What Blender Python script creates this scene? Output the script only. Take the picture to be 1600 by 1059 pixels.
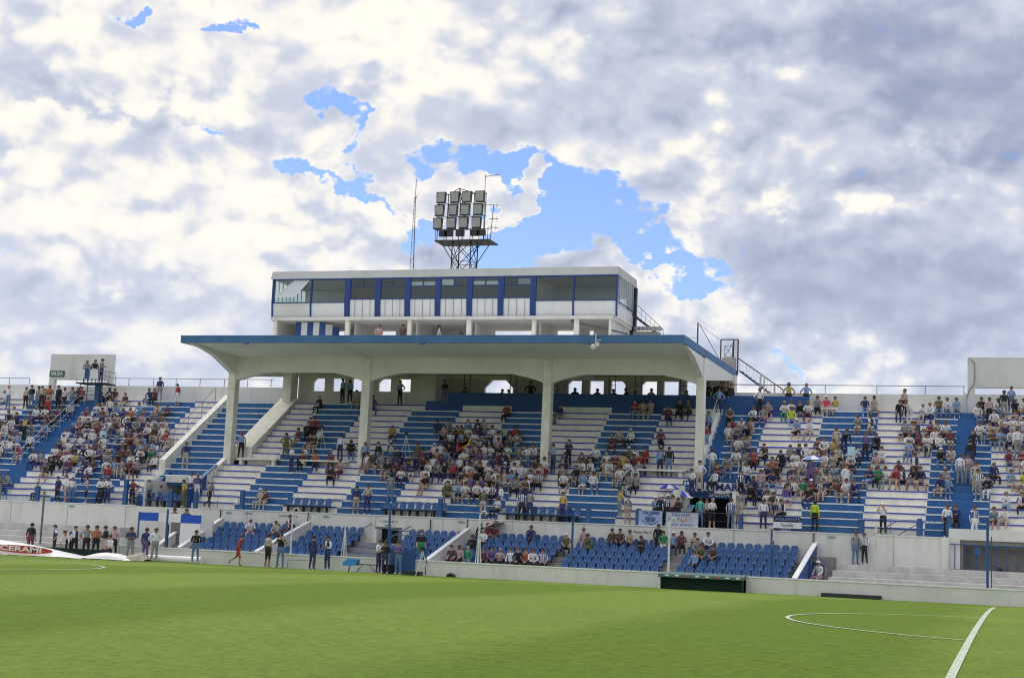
import bpy, bmesh, math, random
from mathutils import Vector, Matrix
R_ = math.radians
random.seed(11)
for o in list(bpy.data.objects): bpy.data.objects.remove(o)
SC = bpy.context.scene
COL = SC.collection

# ---------------------------------------------------------------- camera
cd = bpy.data.cameras.new('camera'); cam = bpy.data.objects.new('camera', cd); COL.objects.link(cam)
SC.camera = cam
cd.sensor_width = 36; cd.lens = 2365.3/1600*36; cd.clip_end = 6000; cd.clip_start = .1
YAW, PIT, ROL = R_(18.64), R_(7.59), R_(2.53)
fw = Vector((-math.sin(YAW)*math.cos(PIT), math.cos(YAW)*math.cos(PIT), math.sin(PIT)))
rt = fw.cross(Vector((0, 0, 1))).normalized(); up = rt.cross(fw)
r2 = rt*math.cos(ROL)+up*math.sin(ROL); u2 = up*math.cos(ROL)-rt*math.sin(ROL)
M = Matrix((r2, u2, -fw)).transposed().to_4x4(); M.translation = Vector((0, 0, 1.85))
cam.matrix_world = M
def wdir(px, py):            # the compass direction seen at a point of the photograph, as azimuth and elevation in degrees
    d = fw*2365.3+r2*(px-800)-u2*(py-529.5); d.normalize()
    return math.degrees(math.atan2(d.x, d.y)), math.degrees(math.asin(d.z))

# ---------------------------------------------------------------- render look
SC.view_settings.view_transform = 'Standard'; SC.view_settings.look = 'None'
SC.view_settings.exposure = 0; SC.view_settings.gamma = 1; SC.view_settings.use_curve_mapping = False
SC.render.engine = 'CYCLES'; SC.cycles.max_bounces = 6; SC.cycles.diffuse_bounces = 4; SC.cycles.glossy_bounces = 2
SC.cycles.transparent_max_bounces = 8; SC.cycles.filter_width = 1.15

# ---------------------------------------------------------------- sun and sky
SUN_EL, SUN_AZ = 52, -60      # high behind the stand, to the left
sl = bpy.data.lights.new('sun', 'SUN'); sl.energy = 1.15; sl.angle = R_(12); sl.color = (1, .95, .86)
so = bpy.data.objects.new('sun', sl); COL.objects.link(so)
sd = Vector((math.sin(R_(SUN_AZ))*math.cos(R_(SUN_EL)), math.cos(R_(SUN_AZ))*math.cos(R_(SUN_EL)), math.sin(R_(SUN_EL))))
so.rotation_euler = (-sd).to_track_quat('-Z', 'Y').to_euler()

W = bpy.data.worlds.new('World'); SC.world = W; W.use_nodes = True
nt = W.node_tree; nt.nodes.clear(); N = nt.nodes; LK = nt.links.new
class V:                       # small wrapper to write node maths as expressions
    def __init__(s, o): s.o = o
    def __add__(a, b): return mth('ADD', a, b)
    __radd__ = __add__
    def __sub__(a, b): return mth('SUBTRACT', a, b)
    def __rsub__(a, b): return mth('SUBTRACT', b, a)
    def __mul__(a, b): return mth('MULTIPLY', a, b)
    __rmul__ = __mul__
def put(n, i, v):
    if isinstance(v, V): LK(v.o, n.inputs[i])
    else: n.inputs[i].default_value = v
def mth(op, a, b=None, c=None, clamp=False):
    n = N.new('ShaderNodeMath'); n.operation = op; n.use_clamp = clamp
    put(n, 0, a)
    if b is not None: put(n, 1, b)
    if c is not None: put(n, 2, c)
    return V(n.outputs[0])
def smooth(x, a, b, lo=0., hi=1.):
    n = N.new('ShaderNodeMapRange'); n.interpolation_type = 'SMOOTHSTEP'; put(n, 0, x)
    n.inputs[1].default_value = a; n.inputs[2].default_value = b; n.inputs[3].default_value = lo; n.inputs[4].default_value = hi
    return V(n.outputs[0])
def mixc(f, a, b):
    n = N.new('ShaderNodeMix'); n.data_type = 'RGBA'; put(n, 0, f)
    for i, c in ((6, a), (7, b)):
        if isinstance(c, V): LK(c.o, n.inputs[i])
        else: n.inputs[i].default_value = (*c, 1)
    return V(n.outputs[2])
tc = N.new('ShaderNodeTexCoord'); dirv = V(tc.outputs['Generated'])
sx = N.new('ShaderNodeSeparateXYZ'); LK(dirv.o, sx.inputs[0])
az = mth('ARCTAN2', V(sx.outputs[0]), V(sx.outputs[1]))*57.29578
el = mth('ARCSINE', V(sx.outputs[2]))*57.29578
mp = N.new('ShaderNodeMapping'); LK(dirv.o, mp.inputs[0]); mp.inputs['Scale'].default_value = (1, 1, 1.35)
def noise(scale, det=6, rough=.55, off=(0, 0, 0), dist=0., src=None):
    a = N.new('ShaderNodeVectorMath'); a.operation = 'ADD'; LK((src or mp.outputs[0]), a.inputs[0]); a.inputs[1].default_value = off
    n = N.new('ShaderNodeTexNoise'); LK(a.outputs[0], n.inputs['Vector'])
    n.inputs['Scale'].default_value = scale; n.inputs['Detail'].default_value = det
    n.inputs['Roughness'].default_value = rough; n.inputs['Distortion'].default_value = dist
    return V(n.outputs['Fac'])
# ragged coordinates so that soft regions get cloud-like outlines
w1 = noise(9, 5, .6, (3, 1, 2)); w2 = noise(9, 5, .6, (-5, 7, 1))
w3 = noise(34, 6, .62, (9, 3, 4)); w4 = noise(34, 6, .62, (2, 8, 6))
azw = az+(w1-.5)*7.5+(w3-.5)*4.2; elw = el+(w2-.5)*5.5+(w4-.5)*3.6
def blob(px, py, sx_, sy_, tilt=0, amp=1.):
    a, e = wdir(px, py); k = 1/41.3
    ca, sa = math.cos(R_(tilt)), math.sin(R_(tilt))
    du = azw-a; dv = elw-e
    u = (du*ca+dv*sa)*(1/(sx_*k)); v = (dv*ca-du*sa)*(1/(sy_*k))
    return mth('EXPONENT', (u*u+v*v)*-1.)*amp
def total(L):
    t = None
    for b in L:
        x = blob(*b); t = x if t is None else t+x
    return t
holes = total([(880, 326, 92, 58, 0, 1.3), (1020, 392, 66, 42, -30, 1.15), (735, 262, 60, 34, 0, 1.1), (548, 150, 20, 55, 25, .68),
               (372, 34, 28, 12, 0, .8), (240, 17, 40, 14, 0, .9), (515, 268, 50, 15, -8, .78), (600, 305, 52, 18, -25, .78),
               (305, 195, 55, 14, -12, .62), (648, 378, 34, 22, 0, .9), (1235, 572, 60, 16, -12, .5), (820, 385, 42, 45, 0, .9),
               (1105, 415, 30, 26, 0, .6), (540, 215, 25, 25, 0, .5)])
puffs = total([(782, 312, 34, 28, 0, 1.8), (742, 392, 52, 40, 0, 1.8), (945, 430, 40, 16, 0, .5), (1080, 462, 90, 34, 0, .8), (560, 350, 80, 40, 0, .7), (575, 175, 26, 22, 0, .8)])
darks = total([(1330, 70, 330, 85, 0, 1.), (1000, 50, 130, 60, 0, .55), (1520, 190, 170, 95, 0, .95), (1380, 455, 260, 70, 0, 1.05), (1220, 400, 90, 60, 0, .6),
               (790, 190, 150, 36, 0, .5), (130, 150, 190, 15, -4, .95), (70, 470, 130, 48, 0, .75), (1560, 480, 150, 110, 0, .55), (230, 305, 70, 14, 0, .35),
               (420, 225, 70, 30, -15, .45), (1120, 190, 130, 45, 0, .55), (660, 240, 80, 30, 0, .5), (330, 520, 170, 35, 0, .4), (1180, 520, 90, 26, 0, .4)])
lights = total([(160, 90, 200, 42, -22, .7), (370, 165, 60, 24, -28, .8), (1200, 105, 90, 30, 0, 1.2), (1330, 315, 75, 20, 0, 1.4), (1510, 268, 110, 24, -4, 1.4), (1215, 325, 40, 16, 0, .9),
                (1290, 572, 125, 38, 0, 2.), (1085, 270, 70, 85, 0, .75), (1100, 350, 22, 60, 0, .8), (1080, 462, 115, 46, 0, 1.9), (150, 330, 260, 110, 0, .8), (540, 365, 140, 56, 0, 1.1),
                (640, 80, 130, 60, 0, .5), (880, 50, 60, 40, 0, .6), (190, 475, 60, 10, -10, .8), (1090, 540, 60, 20, 0, .6)])
def billow(scale, off, det=2.5):      # rounded heads of cumulus
    a = N.new('ShaderNodeVectorMath'); a.operation = 'ADD'; LK(mp.outputs[0], a.inputs[0]); a.inputs[1].default_value = off
    wv = N.new('ShaderNodeTexNoise'); LK(a.outputs[0], wv.inputs['Vector']); wv.inputs['Scale'].default_value = scale*1.1; wv.inputs['Detail'].default_value = 4
    sc_ = N.new('ShaderNodeVectorMath'); sc_.operation = 'MULTIPLY_ADD'; LK(wv.outputs['Color'], sc_.inputs[0])
    sc_.inputs[1].default_value = (1.1/scale,)*3; LK(a.outputs[0], sc_.inputs[2])
    n = N.new('ShaderNodeTexVoronoi'); n.feature = 'F1'; LK(sc_.outputs[0], n.inputs['Vector'])
    n.inputs['Scale'].default_value = scale; n.inputs['Detail'].default_value = det; n.inputs['Roughness'].default_value = .55
    return 1.-V(n.outputs['Distance'])
nA = noise(5.5, 8, .56, (1, 2, 3)); nB = noise(12, 8, .6, (4, 4, 1), .2); nL = noise(12, 4, .5, (4.004, 4., .988), .2); nM = noise(12, 4, .5, (4, 4, 1), .2)
b1 = billow(26, (1, 5, 2), 1.)
dk = mth('MINIMUM', darks, 1.); lt = mth('MINIMUM', lights, 1.)
nD = noise(42, 6, .62, (7, 2, 2))
dens = mth('ADD', 1.66+(nA-.5)*1.2+(nB-.5)*1.7+(b1-.6)*1.1+(nD-.5)*.9, puffs*1.0-holes*2.02)
dens = dens+smooth(el, 3, 9, .5, 0.)-lt*.0
alpha = smooth(dens, -.02, .58)
rim = smooth(dens, .35, 1.0, 1., 0.)
gate = 1.-dk*.45
fine = (nM-nL)*2.6+(b1-.6)*.50+(nB-.5)*.42+(nD-.5)*.24
side = smooth(az, -34, -6, .18, -.05)
shade = .72+side+(nA-.5)*.42*(1.-dk*.4)+fine*(gate+lt*.55)+rim*.15+lt*.40-dk*.47
b3 = billow(11, (3, 1, 6), 2.)
head = (nB-.5)*1.5+(b3-.6)*1.5+(b1-.6)*.8+(nD-.5)*.45+lt*.80-dk*.55+rim*.35-.20
cum = smooth(head, 0., .15)
inner = smooth(head, 0., .9)
shade = shade*1.+cum*(.22+inner*.12+(nM-nL)*2.4+(b1-.6)*.75+(nD-.5)*.35)-.08
c1 = mixc(smooth(shade, -.35, .55), (.27, .32, .46), (.60, .64, .75))
c2 = mixc(smooth(shade, .40, .85), c1, (.94, .905, .845))
cloud = mixc(smooth(shade, .80, 1.1), c2, (1.02, .96, .85))
# low clouds pick up the pale blue of the air in front of them
cloud = mixc(smooth(el, 2, 16, .30, 0.), cloud, (.64, .73, .89))
sky = N.new('ShaderNodeTexSky'); sky.sky_type = 'NISHITA'; sky.sun_disc = False
sky.sun_elevation = R_(SUN_EL); sky.sun_rotation = R_(SUN_AZ); sky.altitude = 300; sky.air_density = 1.; sky.dust_density = .4; sky.ozone_density = 1.6
tint = N.new('ShaderNodeMix'); tint.data_type = 'RGBA'; tint.blend_type = 'MULTIPLY'; tint.inputs[0].default_value = 1.; LK(sky.outputs[0], tint.inputs[6]); tint.inputs[7].default_value = (.92, 1.0, 1.28, 1)
bgs = N.new('ShaderNodeBackground'); LK(tint.outputs[2], bgs.inputs[0]); bgs.inputs[1].default_value = .12
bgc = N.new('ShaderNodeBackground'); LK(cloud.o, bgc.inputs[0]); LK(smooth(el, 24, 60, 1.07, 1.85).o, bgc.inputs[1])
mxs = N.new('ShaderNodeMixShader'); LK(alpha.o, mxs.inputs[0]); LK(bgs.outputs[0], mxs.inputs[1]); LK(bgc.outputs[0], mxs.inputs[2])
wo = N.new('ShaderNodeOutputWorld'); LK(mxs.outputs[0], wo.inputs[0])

# ---------------------------------------------------------------- materials
def mat(name, col, rough=.7, metal=0., var=.0, scale=3., col2=None, bump=0., streak=0., emit=None, spec=.4):
    m = bpy.data.materials.new(name); m.use_nodes = True; t = m.node_tree; b = t.nodes['Principled BSDF']
    b.inputs['Roughness'].default_value = rough; b.inputs['Metallic'].default_value = metal
    b.inputs['Specular IOR Level'].default_value = spec; b.inputs['Base Color'].default_value = (*col, 1)
    if var or streak:
        tcn = t.nodes.new('ShaderNodeTexCoord'); mpn = t.nodes.new('ShaderNodeMapping'); t.links.new(tcn.outputs['Object'], mpn.inputs[0])
        n = t.nodes.new('ShaderNodeTexNoise'); t.links.new(mpn.outputs[0], n.inputs['Vector']); n.inputs['Scale'].default_value = scale
        n.inputs['Detail'].default_value = 6; n.inputs['Roughness'].default_value = .65
        rp = t.nodes.new('ShaderNodeMapRange'); t.links.new(n.outputs['Fac'], rp.inputs[0]); rp.inputs[1].default_value = .35; rp.inputs[2].default_value = .72
        mx = t.nodes.new('ShaderNodeMix'); mx.data_type = 'RGBA'; t.links.new(rp.outputs[0], mx.inputs[0])
        mx.inputs[6].default_value = (*col, 1); c2 = col2 or tuple(c*(1-var) for c in col); mx.inputs[7].default_value = (*c2, 1)
        out = mx.outputs[2]
        if streak:
            m2 = t.nodes.new('ShaderNodeMapping'); t.links.new(tcn.outputs['Object'], m2.inputs[0]); m2.inputs['Scale'].default_value = (1.6, 1.6, .3)
            n2 = t.nodes.new('ShaderNodeTexNoise'); t.links.new(m2.outputs[0], n2.inputs['Vector']); n2.inputs['Scale'].default_value = 1.3; n2.inputs['Detail'].default_value = 7
            r2n = t.nodes.new('ShaderNodeMapRange'); t.links.new(n2.outputs['Fac'], r2n.inputs[0]); r2n.inputs[1].default_value = .5; r2n.inputs[2].default_value = .78; r2n.inputs[4].default_value = streak
            m3 = t.nodes.new('ShaderNodeMix'); m3.data_type = 'RGBA'; t.links.new(r2n.outputs[0], m3.inputs[0]); t.links.new(out, m3.inputs[6])
            m3.inputs[7].default_value = (.23, .21, .18, 1); out = m3.outputs[2]
        t.links.new(out, b.inputs['Base Color'])
        if bump:
            bp = t.nodes.new('ShaderNodeBump'); bp.inputs['Strength'].default_value = bump; bp.inputs['Distance'].default_value = .02
            t.links.new(n.outputs['Fac'], bp.inputs['Height']); t.links.new(bp.outputs[0], b.inputs['Normal'])
    return m
WHITE = mat('white_painted_concrete', (.83, .81, .72), .8, var=.22, scale=1.7, streak=.20, bump=.2)
WALLW = mat('weathered_white_wall', (.70, .695, .66), .8, var=.2, scale=.45, col2=(.60, .59, .55), streak=.24, bump=.2)
ROOFW = mat('roof_soffit_paint', (.78, .77, .72), .8, var=.12, scale=.3, streak=.12)
EDGEW = mat('white_edge_paint', (.82, .82, .80), .7, var=.25, scale=4)
BLUE = mat('blue_painted_concrete', (.022, .112, .31), .65, var=.35, scale=1.4, col2=(.035, .145, .34), streak=.14, bump=.2)
BLUEW = mat('deep_blue_wall_paint', (.018, .085, .27), .6, var=.3, scale=1.1, streak=.1)
EDGEB = mat('blue_edge_paint', (.05, .07, .50), .6, var=.4, scale=5)
FASC = mat('faded_blue_fascia', (.055, .17, .37), .6, var=.3, scale=.8, streak=.15)
CONC = mat('bare_concrete', (.36, .35, .33), .9, var=.35, scale=2, streak=.3, bump=.4)
STEPW = mat('grey_white_step_concrete', (.55, .54, .51), .85, var=.3, scale=1.5, streak=.35, bump=.4)
DARK = mat('painted_recess_shade', (.02, .022, .025), .9)  # near-black colour standing in for shade in the tunnel and doorway
STEEL = mat('grey_steel', (.16, .17, .18), .5, metal=.4, var=.3, scale=8)
STEELB = mat('blue_painted_steel', (.03, .10, .26), .5, var=.3, scale=8)
STEELW = mat('white_painted_steel', (.68, .68, .66), .5, var=.3, scale=6)
DARKST = mat('dark_steel', (.045, .05, .055), .5, metal=.3, var=.4, scale=9)
RUST = mat('rusty_steel', (.14, .075, .05), .8, var=.5, scale=9)
FRAMEB = mat('blue_window_frame', (.018, .055, .22), .45, var=.2, scale=5)
PANEL = mat('white_sheet_panel', (.76, .77, .76), .5, var=.1, scale=1.2, streak=.15)
BLACK = mat('black_plastic', (.015, .015, .017), .4)
SEATB = mat('blue_seat_plastic', (.014, .075, .23), .4, var=.5, scale=2.5, col2=(.035, .14, .36), spec=.6)
WOOD = mat('brown_board', (.16, .07, .035), .7, var=.4, scale=4)
VINW = mat('white_vinyl', (.78, .76, .74), .5, var=.12, scale=2, spec=.5)
VINR = mat('red_vinyl', (.55, .05, .035), .5, var=.2, scale=3)
CLOTHB = mat('blue_banner_cloth', (.035, .09, .26), .8, var=.3, scale=2)
CLOTHL = mat('pale_blue_banner_cloth', (.33, .45, .68), .8, var=.2, scale=3)
CLOTHW = mat('white_banner_cloth', (.70, .71, .72), .8, var=.2, scale=3)
CLOTHN = mat('navy_banner_cloth', (.02, .025, .07), .8, var=.3, scale=3)
NAVYT = mat('navy_lettering', (.03, .04, .17), .7)
WHITET = mat('white_lettering', (.75, .76, .76), .7)
BLACKT = mat('black_lettering', (.12, .12, .125), .7)
GREENS = mat('green_sign_enamel', (.05, .12, .09), .5)
TEAL = mat('teal_dugout_canvas', (.12, .19, .17), .7, var=.3, scale=3)
DKGREEN = mat('dark_green_net', (.008, .03, .02), .9, var=.4, scale=5)
SIGNB = mat('bright_blue_sheet', (.010, .085, .50), .45, var=.15, scale=2)
LAMPG = mat('lamp_glass', (.40, .44, .38), .2, var=.55, scale=14, col2=(.12, .13, .11), spec=.8)
def glass(name, tint, alpha, rough=.05):
    m = bpy.data.materials.new(name); m.use_nodes = True; t = m.node_tree; t.nodes.clear()
    g = t.nodes.new('ShaderNodeBsdfGlossy'); g.inputs['Roughness'].default_value = rough; g.inputs['Color'].default_value = (.75, .85, .85, 1)
    tr = t.nodes.new('ShaderNodeBsdfTransparent'); tr.inputs['Color'].default_value = (*tint, 1)
    fr = t.nodes.new('ShaderNodeFresnel'); fr.inputs['IOR'].default_value = 1.5
    ad = t.nodes.new('ShaderNodeMath'); ad.operation = 'ADD'; t.links.new(fr.outputs[0], ad.inputs[0]); ad.inputs[1].default_value = alpha
    mx = t.nodes.new('ShaderNodeMixShader'); t.links.new(ad.outputs[0], mx.inputs[0]); t.links.new(tr.outputs[0], mx.inputs[1]); t.links.new(g.outputs[0], mx.inputs[2])
    o = t.nodes.new('ShaderNodeOutputMaterial'); t.links.new(mx.outputs[0], o.inputs[0]); return m
GLASS = glass('window_glass', (.90, .97, .95), .015)
GLASSD = glass('dusty_window_glass', (.62, .70, .72), .05, .15)

# ---------------------------------------------------------------- mesh helpers
class MB:
    def __init__(s): s.v = []; s.f = []; s.m = []; s.mats = []
    def mi(s, m):
        if m not in s.mats: s.mats.append(m)
        return s.mats.index(m)
    def face(s, pts, m):
        b = len(s.v); s.v += [tuple(p) for p in pts]; s.f.append(tuple(range(b, b+len(pts)))); s.m.append(s.mi(m))
    def box(s, x0, x1, y0, y1, z0, z1, m):
        b = len(s.v); s.v += [(x, y, z) for z in (z0, z1) for y in (y0, y1) for x in (x0, x1)]
        for f in ((0, 2, 3, 1), (4, 5, 7, 6), (0, 1, 5, 4), (2, 6, 7, 3), (0, 4, 6, 2), (1, 3, 7, 5)):
            s.f.append(tuple(b+i for i in f)); s.m.append(s.mi(m))
        return s
    def prism(s, poly, axis, a0, a1, m):     # poly in the two other axes, in order
        def P(p, a):
            if axis == 'x': return (a, p[0], p[1])
            if axis == 'y': return (p[0], a, p[1])
            return (p[0], p[1], a)
        b = len(s.v); n = len(poly); s.v += [P(p, a0) for p in poly]+[P(p, a1) for p in poly]; k = s.mi(m)
        s.f.append(tuple(range(b+n-1, b-1, -1))); s.m.append(k); s.f.append(tuple(range(b+n, b+2*n))); s.m.append(k)
        for i in range(n):
            j = (i+1) % n; s.f.append((b+i, b+j, b+n+j, b+n+i)); s.m.append(k)
        return s
    def tube(s, p, q, r, m, seg=6, r1=None):
        p = Vector(p); q = Vector(q); d = (q-p)
        if d.length < 1e-6: return s
        d.normalize(); a = d.orthogonal().normalized(); c = d.cross(a); r1 = r if r1 is None else r1
        b = len(s.v); k = s.mi(m)
        for (o, rr) in ((p, r), (q, r1)):
            for i in range(seg):
                t = 2*math.pi*i/seg; s.v.append(tuple(o+(a*math.cos(t)+c*math.sin(t))*rr))
        for i in range(seg):
            j = (i+1) % seg; s.f.append((b+i, b+j, b+seg+j, b+seg+i)); s.m.append(k)
        s.f.append(tuple(range(b+seg-1, b-1, -1))); s.m.append(k); s.f.append(tuple(range(b+seg, b+2*seg))); s.m.append(k)
        return s
    def path(s, pts, r, m, seg=6):
        for a, b in zip(pts, pts[1:]): s.tube(a, b, r, m, seg)
        return s
    def build(s, name, parent=None, bevel=0., smooth_=False):
        me = bpy.data.meshes.new(name); me.from_pydata(s.v, [], s.f)
        for m in s.mats: me.materials.append(m)
        me.polygons.foreach_set('material_index', s.m)
        if smooth_: me.polygons.foreach_set('use_smooth', [True]*len(s.f))
        me.update()
        bm = bmesh.new(); bm.from_mesh(me); bmesh.ops.recalc_face_normals(bm, faces=bm.faces); bm.to_mesh(me); bm.free()
        o = bpy.data.objects.new(name, me); COL.objects.link(o)
        if parent: o.parent = parent
        if bevel:
            b = o.modifiers.new('bevel', 'BEVEL'); b.width = bevel; b.segments = 2; b.limit_method = 'ANGLE'
        return o
def thing(name, label, cat, loc=(0, 0, 0), rz=0, group=None):
    o = bpy.data.objects.new(name, None); COL.objects.link(o); o.location = loc; o.rotation_euler = (0, 0, rz); o.empty_display_size = .2
    tag(o, label, cat, group); return o
def tag(o, label, cat, group=None):
    o['label'] = label; o['category'] = cat
    if group: o['group'] = group
    return o
def struct(o): o['kind'] = 'structure'; return o
def put_at(parent, w):          # children are modelled in world space: shift into the thing's space
    return w
def sub(mb, name, th, **k):     # part of a thing, modelled in world coordinates
    o = mb.build(name, th, **k)
    o.matrix_parent_inverse = Matrix.Translation(-Vector(th.location)) if th.type == 'EMPTY' or th.location.length else Matrix()
    return o
def text(s_, name, parent, size, x, y, z, m, align='CENTER', ry=0., sx=1., depth=.004, rz=0., bold=0.):
    c = bpy.data.curves.new(name, 'FONT'); c.body = s_; c.size = size; c.align_x = align; c.align_y = 'CENTER'; c.extrude = depth; c.offset = bold
    t = bpy.data.objects.new(name, c); COL.objects.link(t)
    dg = bpy.context.evaluated_depsgraph_get(); me = bpy.data.meshes.new_from_object(t.evaluated_get(dg)); bpy.data.objects.remove(t)
    me.materials.clear(); me.materials.append(m)
    me.transform(Matrix.Translation((x, y, z)) @ Matrix.Rotation(rz, 4, 'Z') @ Matrix.Rotation(ry, 4, 'Y') @ Matrix.Rotation(R_(90), 4, 'X') @ Matrix.Diagonal((sx, 1, 1, 1)))
    o = bpy.data.objects.new(name, me); COL.objects.link(o)
    if parent:
        o.parent = parent; o.matrix_parent_inverse = Matrix.Translation(-Vector(parent.location))
    return o
NTH = ['zeroth', 'first', 'second', 'third', 'fourth', 'fifth', 'sixth', 'seventh', 'eighth', 'ninth', 'tenth', 'eleventh', 'twelfth', 'thirteenth', 'fourteenth',
       'fifteenth', 'sixteenth', 'seventeenth', 'eighteenth', 'nineteenth', 'twentieth']
def nth(n):
    if n <= 20: return NTH[n]
    tens = {2: 'twenty', 3: 'thirty', 4: 'forty', 5: 'fifty'}[n//10]
    return {2: 'twentieth', 3: 'thirtieth', 4: 'fortieth', 5: 'fiftieth'}[n//10] if n % 10 == 0 else tens+' '+NTH[n % 10]

# ================================================================ ground and pitch
def pitch_z(y):
    return max(-.06, .5-.0005*(y-34.8)**2)
gm = bpy.data.materials.new('mown_grass'); gm.use_nodes = True; t = gm.node_tree; b = t.nodes['Principled BSDF']; b.inputs['Roughness'].default_value = .85; b.inputs['Specular IOR Level'].default_value = .15
def tn(typ, **kw):
    n = t.nodes.new(typ)
    for k, v in kw.items(): n.inputs[k].default_value = v
    return n
g = tn('ShaderNodeNewGeometry'); sp = tn('ShaderNodeSeparateXYZ'); t.links.new(g.outputs['Position'], sp.inputs[0])
def tm(op, a, bb=None):
    n = t.nodes.new('ShaderNodeMath'); n.operation = op
    for i, v in enumerate((a, bb)):
        if v is None: continue
        if isinstance(v, (int, float)): n.inputs[i].default_value = v
        else: t.links.new(v, n.inputs[i])
    return n.outputs[0]
wob = tn('ShaderNodeTexNoise', Scale=.12, Detail=3.); t.links.new(g.outputs['Position'], wob.inputs['Vector'])
band = tm('SINE', tm('ADD', tm('MULTIPLY', sp.outputs[0], math.pi/5.5), tm('MULTIPLY', wob.outputs['Fac'], 1.6)))
band = tm('MULTIPLY', band, 3.)
bandc = tn('ShaderNodeMapRange'); t.links.new(band, bandc.inputs[0]); bandc.inputs[1].default_value = -1; bandc.inputs[2].default_value = 1
n1 = tn('ShaderNodeTexNoise', Scale=.22, Detail=9., Roughness=.72); t.links.new(g.outputs['Position'], n1.inputs['Vector'])
n2 = tn('ShaderNodeTexNoise', Scale=6., Detail=12., Roughness=.85); t.links.new(g.outputs['Position'], n2.inputs['Vector'])
m1 = tn('ShaderNodeMix'); m1.data_type = 'RGBA'; t.links.new(bandc.outputs[0], m1.inputs[0]); m1.inputs[6].default_value = (.128, .196, .012, 1); m1.inputs[7].default_value = (.190, .262, .034, 1)
m2 = tn('ShaderNodeMix'); m2.data_type = 'RGBA'; r_ = tn('ShaderNodeMapRange'); t.links.new(n1.outputs['Fac'], r_.inputs[0]); r_.inputs[1].default_value = .35; r_.inputs[2].default_value = .75; r_.inputs[4].default_value = .6
t.links.new(r_.outputs[0], m2.inputs[0]); t.links.new(m1.outputs[2], m2.inputs[6]); m2.inputs[7].default_value = (.110, .195, .024, 1)
m3 = tn('ShaderNodeMix'); m3.data_type = 'RGBA'; m3.blend_type = 'MULTIPLY'; m3.inputs[0].default_value = 1.
r3 = tn('ShaderNodeMapRange'); t.links.new(n2.outputs['Fac'], r3.inputs[0]); r3.inputs[1].default_value = .3; r3.inputs[2].default_value = .7; r3.inputs[3].default_value = .5; r3.inputs[4].default_value = 1.5
t.links.new(m2.outputs[2], m3.inputs[6]); t.links.new(r3.outputs[0], m3.inputs[7]); t.links.new(m3.outputs[2], b.inputs['Base Color'])
bp = tn('ShaderNodeBump', Strength=.8, Distance=.05); t.links.new(n2.outputs['Fac'], bp.inputs['Height']); t.links.new(bp.outputs[0], b.inputs['Normal'])
GRASS = gm
mb = MB(); ys = [-14+i*1.6 for i in range(54)]+[72.]
ys = sorted(set(round(min(y, 72.2), 3) for y in ys))
for y0, y1 in zip(ys, ys[1:]): mb.face([(-110, y0, pitch_z(y0)), (60, y0, pitch_z(y0)), (60, y1, pitch_z(y1)), (-110, y1, pitch_z(y1))], GRASS)
o = mb.build('pitch'); struct(o)
o.data.polygons.foreach_set('use_smooth', [True]*len(o.data.polygons))
mb = MB(); mb.box(-2500, 2500, -2500, 4000, -1.2, -.7, CONC); struct(mb.build('ground'))
LINE = mat('white_line_marking', (.60, .64, .56), .9, var=.55, scale=14, col2=(.30, .38, .18))
def line_strip(pts, w, name):
    m_ = MB(); n = len(pts); L_ = []; Rr = []
    for i, p in enumerate(pts):
        a = Vector(pts[max(i-1, 0)]); c = Vector(pts[min(i+1, n-1)]); d = (c-a).normalized(); q = Vector((-d.y, d.x))*w/2; P_ = Vector(p)
        L_.append(P_+q); Rr.append(P_-q)
    for i in range(n-1):
        m_.face([(v.x, v.y, pitch_z(v.y)+.012) for v in (Rr[i], Rr[i+1], L_[i+1], L_[i])], LINE)
    return struct(m_.build(name))
line_strip([(-.8, 14+i*.8) for i in range(68)]+[(-.8, 68.3)], .12, 'penalty_area_line')
line_strip([(1.4-6.1*math.cos(a), 33.7+6.1*math.sin(a)) for a in [R_(-68+136*i/60) for i in range(61)]], .09, 'penalty_arc_line')
line_strip([(-34.6+9.15*math.cos(a), 36.2+9.15*math.sin(a)) for a in [2*math.pi*i/120 for i in range(121)]], .09, 'centre_circle')
line_strip([(-34.6, 3+i*.8) for i in range(83)], .10, 'halfway_line')

# ================================================================ upper terrace
RY = lambda i: 81+.6*(17-i)
RZ = lambda i: 10.35-.41*i
terr = thing('upper_terrace', 'long blue and white stepped concrete terrace filling the stand between its walls', 'terrace', (-32, 81, 0))
def block(x0, x1, i0, i1, col, stripe=True, first_riser=True):
    m_ = MB(); cm = {'w': WHITE, 'b': BLUE, 'd': BLUEW}[col]
    for i in range(i0, i1+1):
        y, z = RY(i), RZ(i)
        yb = RY(i-1) if i > 0 else 92.3
        m_.box(x0, x1, y, yb, z-.41-(.25), z, cm)
    if stripe:
        e = m_; em = EDGEB if col == 'w' else EDGEW
        for i in range(i0, i1+1):
            x = x0+.02
            while x < x1-.05:
                w_ = min(random.uniform(.9, 1.6), x1-.02-x); dz = random.uniform(-.012, .012)
                e.box(x, x+w_-.003, RY(i)-.035, RY(i)+.09, RZ(i)-.064+dz, RZ(i)+.006, em); x += w_
    return sub(m_, 'step_block', terr)
UP, LO = (0, 9), (10, 17)
def alt(bs, cols, i0, i1):
    for k in range(len(bs)-1): block(bs[k], bs[k+1], i0, i1, cols[k % len(cols)])
alt([-45.9, -43.95], 'w', *UP)
alt([-43.95, -40.66, -37.2, -33.9, -30.6, -27.27, -24., -20.7, -17.55], 'bwbwbwbw', 1, 9)
block(-43.95, -40.66, 0, 0, 'b'); block(-40.66, -36.5, 0, 0, 'w')
block(-36.5, -33.9, 0, 0, 'd', False); block(-33.9, -30.6, 0, 0, 'w', False); block(-30.6, -27.27, 0, 0, 'd', False); block(-27.27, -24., 0, 0, 'w', False)
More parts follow.
